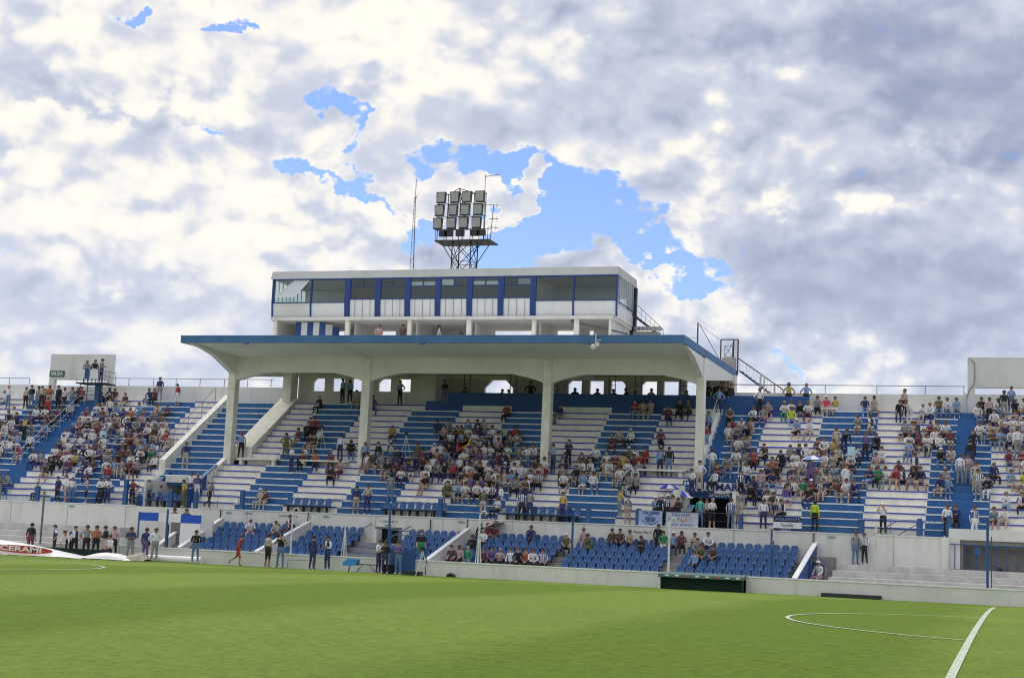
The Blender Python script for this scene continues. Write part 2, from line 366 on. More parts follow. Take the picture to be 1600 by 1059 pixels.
block(-24., -20.7, 0, 0, 'd', False); block(-20.7, -17.55, 0, 0, 'w', False)
alt([-47.25, -44.3], 'w', 11, 17); block(-45.9, -44.3, 10, 10, 'w')
alt([-44.3, -41.1, -37.6, -34.4, -31., -27.7, -24.3, -20.9, -17.7], 'bwbwbwbw', *LO)
block(-17.7, -17.55, 10, 17, 'b', False)
block(-51.0, -47.25, 0, 13, 'b')                               # stairs under the left pillar, down to the tunnel lintel
alt([-90, -86.3, -82.9, -79.6, -76.3, -73, -69.8, -66.5, -63.2], 'wb', 0, 17)
block(-63.2, -62.15, 0, 17, 'b'); block(-62.15, -60.85, 0, 17, 'b', False)
alt([-60.85, -57.2, -53.45, -51.45], 'wbw', 0, 17)
block(-51.45, -51.0, 0, 13, 'w', False)
block(-17.05, -16.3, 0, 10, 'b', False); block(-17.55, -17.05, 0, 10, 'w', False)
block(-16.3, -14.3, 0, 0, 'd', False); block(-16.3, -14.3, 1, 10, 'b'); block(-14.3, -11.8, 0, 0, 'd', False); block(-11.8, -10.96, 0, 0, 'w')
block(-14.3, -10.96, 1, 17, 'w'); alt([-10.96, -7.75, -4.55, -3.25], 'bwb', 0, 17)
block(-3.25, -2.25, 0, 17, 'b', False); block(-2.25, -1.38, 0, 17, 'b')
alt([-1.38, 1.9, 5.2, 8.5, 11.8, 15, 18.3, 21.6, 25], 'wb', 0, 17)
m_ = MB()
m_.prism([(79.6, -.8), (92.4, -.8), (92.4, 9.4), (91.3, 9.4), (83.9, 4.3), (81.2, 2.5), (80.9, 1.2), (79.6, 1.2)], 'x', -90, -51.5, CONC)
m_.prism([(84.8, -.8), (92.4, -.8), (92.4, 9.4), (91.3, 9.4), (84.8, 4.9)], 'x', -51.45, -47.3, CONC)
m_.prism([(81, -.8), (92.4, -.8), (92.4, 9.4), (91.3, 9.4), (83.9, 4.3), (81.2, 2.5)], 'x', -47.25, -17.7, CONC)
m_.prism([(86.4, -.8), (92.4, -.8), (92.4, 9.4), (91.3, 9.4), (86.4, 6.1)], 'x', -17.65, -14.35, CONC)
m_.prism([(81, -.8), (92.4, -.8), (92.4, 9.4), (91.3, 9.4), (83.9, 4.3), (81.2, 2.5)], 'x', -14.3, -3.25, CONC)
m_.prism([(84, -.8), (92.4, -.8), (92.4, 9.4), (91.3, 9.4), (84, 4.4)], 'x', -3.2, 25, CONC)
m_.box(-3.2, 25, 81, 84, 2.5, 2.9, CONC)
sub(m_, 'terrace_body', terr)
m_ = MB(); m_.box(-90, -50.4, 80.21, 81, 2.7, 2.94, BLUE); m_.box(-50.4, -47.3, 80.21, 84.7, 2.7, 2.94, CONC); m_.box(-47.3, -17.65, 80.21, 81, 2.7, 2.94, CONC)
m_.box(-17.65, -14.35, 80.21, 86.3, 2.7, 2.94, CONC); m_.box(-14.35, 25, 80.21, 81, 2.7, 2.94, CONC)
sub(m_, 'front_walkway', terr)
# sloping white kerb walls that follow the steps
def slope_wall(name, label, x0, x1, i_top, i_bot, h, m, y_ext=0., grp=None, zoff=0.):
    y1, z1 = RY(i_top)+.55, RZ(i_top); y0, z0 = RY(i_bot)-.05-y_ext, RZ(i_bot)-y_ext*.68
    o = MB().prism([(y0, z0-.5), (y1, z1-.5), (y1, z1+h), (y0, z0+h)], 'x', x0, x1, m).build(name)
    return tag(o, label, 'wall', grp)
slope_wall('stair_side_wall', 'white sloping wall left of the blue steps by the left roof pillar', -51.45, -51.05, 0, 12, .55, WHITE)
slope_wall('stair_side_wall', 'broad white sloping ramp wall right of the left pillar steps, under the roof', -47.22, -45.95, 0, 9, .38, WHITE)
slope_wall('stair_side_wall', 'lower white stepped ramp wall below the left roof pillar', -47.6, -47.28, 11, 14, .45, WHITE)
slope_wall('stair_side_wall', 'narrow white kerb with handrail beside the blue stair right of the roof', -17.5, -17.1, 0, 10, .3, WHITE)
slope_wall('stair_side_wall', 'short blue sloping wall left of the left tunnel mouth', -50.95, -50.6, 13, 17, .2, BLUEW)
slope_wall('stair_side_wall', 'small blue triangular wall at the right of the left tunnel mouth', -47.5, -47.3, 13, 17, .75, BLUEW)

# ---------------- tunnels (vomitories)
tv = thing('tunnel_entrance', 'dark tunnel mouth with blue lintel marked SALIDA under the long banner', 'entrance', (-16, 84.6, 2.94))
m_ = MB(); m_.box(-17.6, -14.4, 84.45, 84.6, 4.72, 5.84, BLUEW); m_.box(-17.6, -14.4, 84.6, 86.3, 5.6, 5.82, BLUE); sub(m_, 'lintel', tv)
sub(MB().box(-17.68, -17.5, 81., 84.45, 2.95, 5.0, WHITE), 'side_wall', tv); sub(MB().box(-14.5, -14.32, 81., 84.45, 2.95, 5.0, WHITE), 'side_wall', tv)
m_ = MB(); m_.box(-17.5, -14.5, 86.1, 86.25, 2.95, 5.6, DARK); m_.box(-17.6, -17.45, 84.6, 86.1, 2.95, 5.6, DARK); m_.box(-14.55, -14.4, 84.6, 86.1, 2.95, 5.6, DARK); sub(m_, 'painted_shade_lining', tv)  # lining coloured near black in place of the tunnel's shade
text('SALIDA', 'lettering', tv, .36, -15.85, 84.43, 4.93, WHITET, bold=.006)
tv = thing('tunnel_entrance', 'low tunnel mouth marked SALIDA below the blue steps left of the roof', 'entrance', (-49, 83.4, 2.94))
m_ = MB(); m_.box(-50.5, -47.3, 83.25, 83.4, 4.55, 4.97, WALLW); sub(m_, 'lintel', tv)
sub(MB().box(-50.6, -50.45, 81, 84.6, 2.95, 4.6, WALLW), 'side_wall', tv); sub(MB().box(-50.45, -47.3, 84.6, 84.75, 2.95, 4.6, CONC), 'rear_wall', tv)
text('SALIDA', 'lettering', tv, .26, -48.6, 83.23, 4.76, BLACKT)

# ---------------- front parapet, back walls
def wall(name, label, mbx, cat='wall', grp=None, bevel=.0):
    return tag(mbx.build(name, bevel=bevel), label, cat, grp)
pw = thing('front_parapet', 'long white wall between the blue seats below and the terrace above', 'wall', (-20, 80.2, 0))
m_ = MB(); m_.box(-90, -34.55, 80.0, 80.2, -.8, 2.95, WALLW); m_.box(-34.55, -33.15, 80.0, 80.2, 2.28, 2.95, WALLW); m_.box(-33.15, -3.3, 80., 80.2, -.8, 2.95, WALLW); sub(m_, 'wall_face', pw)
k = MB()
for x in [-88+q*4.1 for q in range(21)]: k.box(x, x+.03, 79.992, 80.0, .1 if x > -9 else 1.5, 2.94, CONC)
sub(k, 'expansion_joint', pw)
m_ = MB(); m_.box(-90, -50.4, 79.96, 80.24, 2.953, 3.0, EDGEW); m_.box(-46.2, -3.3, 79.96, 80.24, 2.953, 3.0, EDGEW); sub(m_, 'coping', pw)
for (s_, x, z, sz, mm) in (('PLATEA ALTA B', -40.2, 2.72, .17, BLACKT), ('Platea Alta C', -19.1, 2.64, .20, BLACKT), ('P. CENTRAL 3', -33.9, 2.64, .17, BLACKT), ('ACCESO', -42.8, 2.78, .13, BLACKT)):
    text(s_, 'lettering', pw, sz, x, 79.985, z, mm)
for x in (-54.9, -44.1, -37.8, -29.5, -33.9, -9.1):
    k = MB(); k.box(x-.21, x+.21, 79.975, 79.998, 2.72 if x != -33.9 else 2.37, 2.84 if x != -33.9 else 2.49, mat('pale_green_plate', (.33, .48, .38), .6)); k = k.build('seat_row_sign')
    tag(k, {-54.9: 'small pale green plate on the white wall left of the tunnel', -44.1: 'small pale green plate on the white wall above the leftmost seat block', -37.8: 'small pale green plate by the stair wall below the press camera bench',
            -29.5: 'small pale green plate on the white wall above the white tower pole', -33.9: 'pale green plate directly over the dark doorway', -9.1: 'small pale green plate above the right stair beside the blue wedge'}[x], 'sign', 'small green plates on the white wall')
    text({-33.9: 'CENTRAL'}.get(x, 'SALIDA'), 'lettering', k, .09, x, 79.97, 2.78 if x != -33.9 else 2.43, GREENS)

m_ = MB(); m_.box(-90, -66.1, 92.3, 92.55, 6, 11.5, WALLW); m_.box(-60.9, -46.95, 92.3, 92.55, 6, 11.5, WALLW); wall('back_wall', 'long pale wall along the top of the left terrace', m_)
m_ = MB(); m_.box(-17., -2.85, 92.3, 92.55, 6, 11.5, WALLW); m_.box(-2.85, 25, 92.3, 92.55, 6, 11.55, WALLW); wall('back_wall', 'long pale wall along the top of the right terrace', m_)
def rail(name, label, x0, x1, y, z0, h, posts, m=STEEL, mid=0, r=.022, cat='railing', grp=None, extra=None):
    th = thing(name, label, cat, ((x0+x1)/2, y, z0), group=grp)
    k = MB(); k.tube((x0, y, z0+h), (x1, y, z0+h), r, m)
    for j in range(mid): k.tube((x0, y, z0+h*(j+1)/(mid+1)), (x1, y, z0+h*(j+1)/(mid+1)), r*.8, m)
    sub(k, 'rail', th)
    for x in posts:
        sub(MB().tube((x, y, z0-.03), (x, y, z0+h), r, m), 'post', th)
    return th
rail('railing', 'thin grey rail on top of the left back wall beside the roof', -60.8, -48.2, 92.45, 11.5, .55, [-59.6, -57.6, -55.8, -53.9, -52, -50.2, -48.4])
rail('railing', 'thin grey rail on top of the right back wall', -16.9, -2.9, 92.45, 11.5, .52, [-14.1, -11.05, -8.0, -5.2, -3.])
rail('railing', 'thin grey rail on the wall at the far left end', -90, -67.9, 92.45, 11.5, .5, [-86, -82, -78, -74, -72, -69.6, -67.9])

def portal(x0, x1, label, sign):
    th = thing('exit_portal', label, 'portal', ((x0+x1)/2, 92.4, 6), group='tall exit portals on the back wall')
    zo = 11.93 if x0 > -10 else 11.9
    k = MB(); k.box(x0, x1, 92.25, 92.6, zo, 13.75, WALLW); sub(k, 'upper_panel', th, bevel=.03)
    sub(MB().box(x0, x0+.42, 92.25, 92.6, 6, zo-.001, WALLW), 'side_pier', th); sub(MB().box(x1-.42, x1, 92.25, 92.6, 6, zo-.001, WALLW), 'side_pier', th)
    k = MB(); k.box(x0+.43, x1-.43, 92.35, 92.5, 6, 11.45, WALLW); sub(k, 'low_wall', th)
    if sign:
        k = MB(); k.box(x0+.03, x0+1.28, 92.2, 92.245, 12.1, 12.53, GREENS)
        s_ = k.build('exit_sign'); tag(s_, 'green SALIDA sign on the left portal panel', 'sign')
        text('SALIDA', 'lettering', s_, .36, x0+.66, 92.19, 12.31, WHITET, sx=.82, bold=.006)
    return th
portal(-66.1, -60.9, 'grey white portal block with SALIDA sign above the left terrace', True)
portal(-2.8, 6.0, 'wide pale portal block at the right edge, above the terrace', False)
cbl = MB().path([(-2.65, 92.2, 13.6), (-2.4, 92.18, 13.4), (-2.38, 92.2, 12.6), (-2.45, 92.2, 12.1), (-2.75, 92.2, 11.7), (-2.78, 92.2, 11.4)], .02, STEEL).build('cable')
tag(cbl, 'loose grey cable running down the corner of the right portal', 'cable')
dp = MB().tube((-2.9, 92.2, 10.36), (-2.9, 92.2, 11.6), .06, STEELW, 8).build('drain_pipe'); tag(dp, 'short white pipe on the wall left of the right portal', 'pipe')

# ---------------- blue parapet and gallery behind
bw = MB(); bw.box(-35.0, -11.85, 91.3, 91.45, 10.36, 11.2, BLUEW); bw.box(-36.5, -35.0, 91.3, 91.45, 10.36, 10.62, BLUEW)
wall('gallery_parapet', 'dark blue wall along the top row, spectators standing behind it', bw)
def window_wall(x0, x1, z0, z1, y, th, wins, m):
    k = MB(); xs = x0
    for (a, b, c, d, cl, cr) in sorted(wins):
        k.box(xs, a, y, y+th, z0, z1, m); k.box(a, b, y, y+th, z0, c, m); k.box(a, b, y, y+th, d, z1, m)
        q = .32*(b-a) if not (cl and cr) else .3*(b-a)
        if cl: k.prism([(a, d-q), (a, d), (a+q, d)], 'y', y, y+th, m)
        if cr: k.prism([(b, d-q), (b-q, d), (b, d)], 'y', y, y+th, m)
        xs = b
    k.box(xs, x1, y, y+th, z0, z1, m)
    return k
k = window_wall(-46.3, -36.52, 10.36, 12.85, 92.4, .3, [(-45.25, -44.35, 11.3, 12.2, 1, 0), (-43.8, -42.87, 11.3, 12.2, 0, 0), (-42.35, -41.45, 11.31, 12.2, 0, 1), (-40.45, -39.52, 11.32, 12.2, 1, 0), (-39.0, -38.1, 11.32, 12.17, 0, 0)], WALLW)
k.box(-36.52, -36.3, 92.41, 95.2, 10.36, 12.85, WALLW)
wall('gallery_wall', 'white wall with cut-corner window openings at the left under the roof', k)
k = window_wall(-36.3, -17.3, 10.36, 12.85, 95.2, .3, [(-33.9, -31.9, 11.6, 12.55, 1, 1), (-28.08, -27.15, 11.6, 12.55, 1, 0), (-26.6, -25.65, 11.6, 12.55, 0, 0), (-25.15, -24.2, 11.6, 12.55, 0, 1),
                (-23.1, -22.1, 11.6, 12.55, 1, 0), (-21.65, -20.68, 11.6, 12.55, 0, 0), (-20.2, -19.2, 11.6, 12.5, 0, 1)], WALLW)
wall('gallery_wall', 'recessed grey wall with sky-lit openings behind the blue parapet', k)
m_ = MB(); m_.box(-36.3, -11.85, 91.46, 95.2, 9.7, 9.97, CONC); m_.box(-46.9, -36.3, 91.9, 92.4, 10.1, 10.345, CONC)
wall('gallery_floor', 'concrete gallery floor behind the dark blue parapet', m_, 'floor')
wall('corner_pier', 'white pier at the left end of the gallery wall', MB().box(-46.92, -46.3, 91.3, 92.3, 10.36, 12.85, WHITE))
wall('corner_pier', 'white pier at the right end of the gallery under the roof', MB().box(-17.3, -16.95, 94.6, 95.5, 10.36, 12.85, WHITE))
for x, lb in ((-34.4, 'leftmost pair'), (-31.2, 'second pair from left'), (-28.4, 'third pair from left'), (-24.6, 'fourth pair from left'), (-22.9, 'fifth pair from left'), (-20.0, 'rightmost pair')):
    k = MB(); k.tube((x, 92.6, 10.36), (x, 92.6, 12.75), .03, DARKST); k.tube((x+.42, 92.6, 10.36), (x+.42, 92.6, 12.75), .03, DARKST); k.tube((x, 92.6, 11.9), (x+.42, 92.6, 11.9), .02, DARKST)
    tag(k.build('scaffold_post'), 'dark twin steel post in the gallery, '+lb, 'post', 'twin steel posts in the gallery')

# ================================================================ roof
roof = thing('canopy_roof', 'wide white concrete roof with blue fascia over the middle of the stand', 'roof', (-32.3, 88, 0))
k = MB(); k.prism([(79.75, 12.85), (85.1, 12.66), (85.1, 13.2), (79.75, 13.24)], 'x', -47.85, -17.15, ROOFW)
k.prism([(85.1, 12.83), (95.9, 12.83), (95.9, 13.2), (85.1, 13.2)], 'x', -47.85, -17.15, ROOFW); sub(k, 'roof_slab', roof)
k = MB(); k.box(-47.95, -17.05, 79.6, 79.748, 12.83, 13.27, FASC); k.box(-17.148, -17.05, 79.752, 96., 12.83, 13.27, FASC); k.box(-47.95, -47.852, 79.752, 96., 12.83, 13.27, FASC); sub(k, 'blue_fascia', roof)
for x in (-43.55, -32.3, -22.5):
    sub(MB().box(x-.16, x+.16, 79.61, 79.74, 12.75, 12.829, FASC), 'drain_spout', roof)
PX = [(-47.57, -47.05), (-38.32, -37.76), (-26.63, -26.12), (-17.44, -16.98)]
k = MB(); zb = 11.72
pts = [(-47.57, 11.2)]
def hau(xa, xb):    # underside of the beam between two pillars, with haunches
    return [(xa, 11.2), (xa+.35, 11.33), (xa+1.0, 11.52), (xa+2.0, zb), (xb-2.0, zb), (xb-1.0, 11.52), (xb-.35, 11.33), (xb, 11.2)]
for (a, b_), (c_, d_) in zip(PX, PX[1:]):
    lo = hau(b_, c_)
    if a < -47: lo = [(b_, 11.2), (-45.3, 11.66), (-43.6, 11.4) if False else (-44.4, 11.72), (c_-2.0, zb), (c_-1.0, 11.52), (c_-.35, 11.33), (c_, 11.2)]
    k.prism([(p[0], p[1]) for p in lo]+[(c_, 12.7), (b_, 12.7)], 'y', 85.1, 85.55, ROOFW)
sub(k, 'haunched_beam', roof)
for a, b_ in PX:
    k = MB(); k.box(a, b_, 85.02, 85.62, 5.6, 12.7, WHITE); sub(k, 'pillar', roof, bevel=.03)
for a, b_ in PX:        # tapered brackets, front and back
    k = MB(); end = a < -47 or a > -18
    k.prism([(80.3, 12.80), (82.5, 12.45), (85.0, 11.6), (85.09, 11.6), (85.09, 12.7)] if end else [(81.2, 12.78), (84.2, 12.6), (85.09, 12.5), (85.09, 12.69)], 'x', a+.08, b_-.08, ROOFW)
    k.prism([(85.65, 11.5), (94.8, 12.5), (94.8, 12.84), (85.65, 12.84)], 'x', a+.08, b_-.08, ROOFW); sub(k, 'tapered_bracket', roof)
k = MB()
for y in (91.6, 95.0): k.box(-47.2, -17.3, y, y+.25, 12.45, 12.829, ROOFW)
sub(k, 'rear_beam', roof)
k = MB(); k.tube((-45.6, 90.6, 12.3), (-17.4, 90.6, 12.3), .035, DARKST); k.tube((-45.6, 90.9, 12.45), (-17.4, 90.9, 12.45), .03, DARKST)
x = -45.6
while x < -17.6: k.tube((x, 90.6, 12.3), (x+.35, 90.9, 12.45), .015, DARKST, 4); x += .35
tag(k.build('cable_truss'), 'thin dark cable truss hung beneath the back of the roof', 'truss')
sc_ = thing('dome_camera', 'white security camera on an arm hung from the blue fascia', 'camera', (-22.0, 79.5, 12.6))
k = MB(); k.tube((-21.95, 79.45, 13.35), (-21.95, 79.45, 12.72), .035, STEELW); k.tube((-21.95, 79.45, 12.95), (-21.65, 79.45, 12.95), .02, STEELW); sub(k, 'arm', sc_)
bm = bmesh.new(); bmesh.ops.create_uvsphere(bm, u_segments=12, v_segments=8, radius=.17); me = bpy.data.meshes.new('dome'); bm.to_mesh(me); bm.free(); me.materials.append(STEELW)
d = bpy.data.objects.new('dome', me); COL.objects.link(d); d.parent = sc_; d.location = (-.08, 0, -.02)
hs = MB().box(-21.92, -21.76, 79.4, 79.55, 12.62, 12.85, STEELW); sub(hs, 'housing', sc_)

# ================================================================ press box
pb = thing('press_box', 'two storey white press box with blue window frames on the roof', 'building', (-35.6, 90, 13.25))
k = MB(); k.prism([(89.95, 18.56), (95.1, 18.56), (95.0, 19.1), (90.15, 19.1)], 'x', -47.62, -23.62, mat('grey_white_roof_sheet', (.50, .51, .50), .6, var=.15, scale=.6, streak=.2))
sub(k, 'roof', pb)
k = MB(); k.tube((-46.6, 93, 19.1), (-46.6, 93, 19.35), .42, PANEL, 16); k.tube((-46.6, 93, 19.35), (-46.6, 93, 19.48), .42, PANEL, 16, .15); sub(k, 'water_tank', pb)
k = MB(); k.box(-47.3, -23.75, 89.65, 94.9, 15.72, 15.93, WALLW); sub(k, 'floor_slab', pb)
k = MB(); k.box(-47.4, -23.75, 94.75, 94.9, 15.94, 16.7, PANEL); k.box(-47.4, -23.75, 94.75, 94.9, 17.8, 18.55, PANEL); k.box(-41.9, -25.2, 94.75, 94.9, 16.7, 17.8, PANEL); k.box(-24.2, -23.75, 94.75, 94.9, 16.7, 17.8, PANEL); k.box(-25.2, -24.2, 94.75, 94.9, 16.7, 17.0, PANEL); sub(k, 'rear_wall', pb)
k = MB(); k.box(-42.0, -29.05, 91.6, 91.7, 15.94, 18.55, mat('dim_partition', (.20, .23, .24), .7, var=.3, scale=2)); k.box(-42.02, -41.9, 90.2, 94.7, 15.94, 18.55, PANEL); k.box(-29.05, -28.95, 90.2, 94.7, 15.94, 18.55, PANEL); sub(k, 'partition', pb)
MX = [-47.42, -44.58, -41.93, -39.75, -37.65, -35.54, -33.36, -31.24, -29.08, -26.43, -23.63]
BOT = lambda x: -47.08+(x+47.42)*(23.42/23.79)
for j in range(10):
    a, b_ = MX[j], MX[j+1]; mid = 2 <= j <= 7; zs = 17.12 if mid else 16.92
    w = .19 if mid else .05
    k = MB(); k.face([(a+w, 90.12, 15.98), (b_-w, 90.12, 15.98), (b_-w, 90.02, zs), (a+w, 90.02, zs)], PANEL)
    if mid:
        for q in range(1, 4):
            x = a+(b_-a)*q/4; k.tube((x, 90.0, zs), (x, 90.10, 15.98), .012, STEEL, 4)
    sub(k, 'lower_panel', pb)
    fr = MB(); fr.box(a+w, b_-w, 89.98, 90.05, zs, zs+.07, FRAMEB); fr.box(a+w, b_-w, 89.98, 90.05, 18.46, 18.555, FRAMEB); fr.box(a+w+.001, a+w+.03, 89.981, 90.049, zs+.07, 18.46, FRAMEB)
    if mid:
        fr.box(a+w, b_-w, 89.985, 90.045, 17.95, 18.0, FRAMEB); fr.box((a+b_)/2-.03, (a+b_)/2+.03, 89.985, 90.045, 18.0, 18.46, FRAMEB)
    f_ = sub(fr, 'window', pb)
    gl = MB(); gl.face([(a+w, 90.02, zs+.07), (b_-w, 90.02, zs+.07), (b_-w, 90.02, 18.46), (a+w, 90.02, 18.46)], GLASSD if mid else GLASS)
    if j == 2: sub(MB().box(a+w, b_-w, 90.3, 90.33, 17.2, 17.93, WOOD), 'brown_board', pb)
    if j in (4, 6): sub(MB().box(a+w, b_-w, 90.04, 90.07, 18.02, 18.26, PANEL), 'white_blind', pb)
    if j in (5,): sub(MB().box(a+w, a+1.1, 90.04, 90.07, 18.02, 18.4, PANEL), 'white_blind', pb)
    if j == 7: sub(MB().box(a+1.1, b_-w, 90.04, 90.07, 18.0, 18.4, PANEL), 'white_blind', pb)
    g_ = gl.build('pane', f_); g_.matrix_parent_inverse = Matrix()
for j, x in enumerate(MX):
    w = .19 if 2 <= j <= 8 else .05
    sub(MB().prism([(90.06, 15.95), (90.2, 15.95), (90.1, 17.0), (90.1, 18.55), (89.94, 18.55), (89.94, 17.0)], 'x', x-w, x+w, FRAMEB), 'mullion', pb)
k = MB(); k.box(-47.3, -23.75, 90.0, 90.05, 15.935, 15.99, FRAMEB); sub(k, 'sill_rail', pb)
# ends: ribbed blinds behind glass
for x0, sgn in ((-47.42, 1), (-23.63, -1)):
    k = MB()
    for q in range(8):
        y = 90.25+q*.56; k.box(x0-.02, x0+.02, y, y+.07, 16.9, 18.55, STEELW if q else FRAMEB)
    k.box(x0-.03, x0+.03, 90.1, 94.8, 16.88, 16.95, FRAMEB)
    k.box(x0-.03+.1*sgn, x0+.03+.1*sgn, 90.1, 94.8, 15.94, 16.88, PANEL); sub(k, 'end_wall', pb)
    g_ = MB().face([(x0, 90.1, 16.95), (x0, 94.75, 16.95), (x0, 94.75, 18.5), (x0, 90.1, 18.5)], GLASSD); g_ = MB(); g_.face([(x0, 90.1, 16.95), (x0, 94.75, 16.95), (x0, 94.75, 18.5), (x0, 90.1, 18.5)], GLASSD); sub(g_, 'end_glass', pb)
k = MB()
for q in range(22): k.box(-47.2+q*.24, -47.2+q*.24+.13, 94.6, 94.7, 16.3, 17.8, EDGEW)
sub(k, 'ribbed_blind', pb)
sub(MB().box(-24.72, -24.66, 94.76, 94.8, 17.0, 17.8, STEEL), 'rear_window_bar', pb)
# tilted open window, left bay
k = MB(); a, b_ = -46.75, -44.8
P4 = [(a+.9, 89.97, 18.42), (b_+.02, 89.97, 18.42), (b_-.55, 89.1, 17.2), (a-.02, 89.1, 17.2)]
k.face(P4, mat('pale_dusty_pane', (.34, .38, .40), .25, spec=.8))
for p, q in zip(P4, P4[1:]+P4[:1]): k.tube(p, q, .035, STEELW)
sub(k, 'open_window', pb)
for x0, x1 in ((-47.1, -46.85), (-41.87, -41.58), (-37.45, -37.2), (-33.38, -33.07), (-29.0, -28.75), (-26.25, -25.93), (-24.0, -23.88)):
    sub(MB().box(x0, x1, 89.75, 90.0, 13.21, 15.72, WHITE), 'column', pb)
k = MB(); k.box(-23.99, -23.88, 90.0, 94.75, 13.21, 15.72, WALLW); k.box(-47.1, -47.0, 90.0, 94.75, 13.21, 15.72, WALLW)
for x in (-41.7, -37.3, -33.2, -28.85): k.box(x-.05, x+.05, 91.0, 94.7, 13.21, 15.72, WALLW)
xs = [-46.99, -44.8, -44.15, -41.4, -40.3, -33.15, -30.5, -28.8, -27.35, -26.6, -26.3, -25.2, -24.0]
for q in range(0, len(xs), 2):
    if q+1 < len(xs): k.box(xs[q], xs[q+1], 94.6, 94.75, 13.21, 15.72, WALLW)
for q in range(1, len(xs)-1, 2): k.box(xs[q], xs[q+1], 94.6, 94.75, 13.21, 14.2, WALLW)
k.box(-24.4, -24.0, 94.61, 94.74, 13.21, 15.72, WALLW)
sub(k, 'under_room', pb)
fl = thing('striped_flag', 'blue and white striped cloth under the left end of the press box', 'flag', (-44.6, 90.3, 14.2))
for q in range(7):
    x0 = -45.75+q*.44 if q < 5 else -43.55+(q-5)*.36; x1 = x0+(.44 if q < 5 else .36)
    y0 = 90.3+(0 if q < 5 else (q-5)*.3+.05); sub(MB().prism([(x0, y0), (x1, y0 if q < 5 else y0+.3), (x1, (y0 if q < 5 else y0+.3)+.03), (x0, y0+.03)], 'z', 14.0, 15.66-(0 if q < 5 else .12*(q-4)), CLOTHB if q % 2 == 0 else CLOTHW), 'stripe', fl)
k = MB(); k.tube((-26.4, 89.9, 15.6), (-22.9, 90.2, 14.85), .07, STEEL, 8); k.tube((-26.4, 89.9, 15.45), (-26.4, 89.9, 15.7), .1, STEEL, 8)
tag(k.build('sloping_pipe'), 'grey pipe sloping down under the right end of the press box', 'pipe')
# stair and shed right of the press box
st = thing('access_stair', 'steel stair with thin handrail behind the right end of the press box', 'stair', (-22.8, 94, 14))
k = MB(); k.tube((-23.5, 93.6, 16.6), (-21.4, 93.6, 15.05), .05, DARKST); k.tube((-23.5, 94.4, 16.6), (-21.4, 94.4, 15.05), .05, DARKST)
for q in range(9): k.box(-23.5+q*.24, -23.25+q*.24, 93.6, 94.4, 16.5-q*.18, 16.53-q*.18, DARKST)
sub(k, 'flight', st)
k = MB(); k.tube((-23.5, 93.6, 17.5), (-21.4, 93.6, 15.6), .02, STEEL); k.tube((-23.5, 93.6, 17.1), (-21.4, 93.6, 15.3), .012, STEEL)
for q in range(8): k.tube((-23.5+q*.3, 93.6, 16.6-q*.22), (-23.5+q*.3, 93.6, 17.5-q*.27), .012, STEEL, 4)
sub(k, 'handrail', st)
k = MB(); k.box(-23.85, -23.5, 94.6, 94.9, 13.21, 18.5, DARKST); sub(k, 'corner_post', st)
k = MB()
for q in range(14): k.face([(-23.1+q*.13-.0, 92.4, 15.62+(.03 if q % 2 else 0)), (-23.1+(q+1)*.13, 92.4, 15.62+(0 if q % 2 else .03)), (-22.75+(q+1)*.13, 91.4, 15.2+(0 if q % 2 else .03)), (-22.75+q*.13, 91.4, 15.2+(.03 if q % 2 else 0))], STEEL)
k.box(-22.9, -21.3, 91.6, 92.4, 13.21, 15.2, CONC)
tag(k.build('corrugated_shelter'), 'small corrugated roofed shelter just right of the press box', 'shelter')
# roof netting posts and cage at right
k = MB(); k.tube((-18.05, 88, 13.2), (-18.05, 88, 15.2), .05, RUST); tag(k.build('net_pole'), 'upright rusty pole near the right edge of the roof', 'pole')
k = MB(); k.tube((-17.97, 88.05, 15.1), (-17.4, 92.5, 13.3), .02, DARKST); k.tube((-17.97, 88.05, 15.1), (-18.1, 96, 15.2), .012, STEEL); k.tube((-18.6, 88, 14.3), (-18.05, 88, 14.3), .015, STEEL)
tag(k.build('stay_wire'), 'stay wires running from the rusty pole to the roof edge', 'wire')
cg = thing('roof_cage', 'small steel mesh cage and gate at the right rear roof corner', 'cage', (-17.5, 96, 13.2))
k = MB()
for x in (-18.12, -17.3, -17.0): k.tube((x, 95.8, 13.0), (x, 95.8, 15.28), .05, RUST)
k.tube((-18.12, 95.8, 15.28), (-17., 95.8, 15.28), .04, RUST); sub(k, 'frame', cg)
k = MB()
for q in range(5): k.tube((-17.3+q*.06, 95.8, 13.2), (-17.3+q*.06, 95.8, 15.2), .008, STEEL, 4)
for q in range(20): k.tube((-17.3, 95.8, 13.3+q*.1), (-17.0, 95.8, 13.3+q*.1), .006, STEEL, 4)
sub(k, 'mesh', cg)
k = MB(); k.path([(-17.85, 95.75, 14.16), (-17.85, 95.75, 14.88), (-17.35, 95.75, 14.88), (-17.35, 95.75, 14.16), (-17.85, 95.75, 14.16)], .02, DARKST); k.tube((-17.85, 95.75, 14.16), (-17.3, 95.75, 15.1), .02, RUST); k.tube((-17.35, 95.75, 14.16), (-17.85, 95.75, 14.88), .015, DARKST); sub(k, 'gate', cg)
k = MB(); k.box(-17.95, -17.1, 95.3, 95.8, 13.25, 14.05, CONC); sub(k, 'base_block', cg)
st = thing('roof_stair', 'open steel stair descending from the roof to the right terrace', 'stair', (-15.3, 94, 11.4))
k = MB(); k.tube((-16.5, 93.6, 13.0), (-13.9, 93.6, 11.1), .05, DARKST); k.tube((-16.5, 94.4, 13.0), (-13.9, 94.4, 11.1), .05, DARKST)
for q in range(11): k.box(-16.5+q*.24, -16.28+q*.24, 93.6, 94.4, 12.95-q*.175, 12.98-q*.175, CLOTHL)
sub(k, 'flight', st)
k = MB(); k.tube((-16.6, 93.6, 13.8), (-13.7, 93.6, 11.8), .035, RUST)
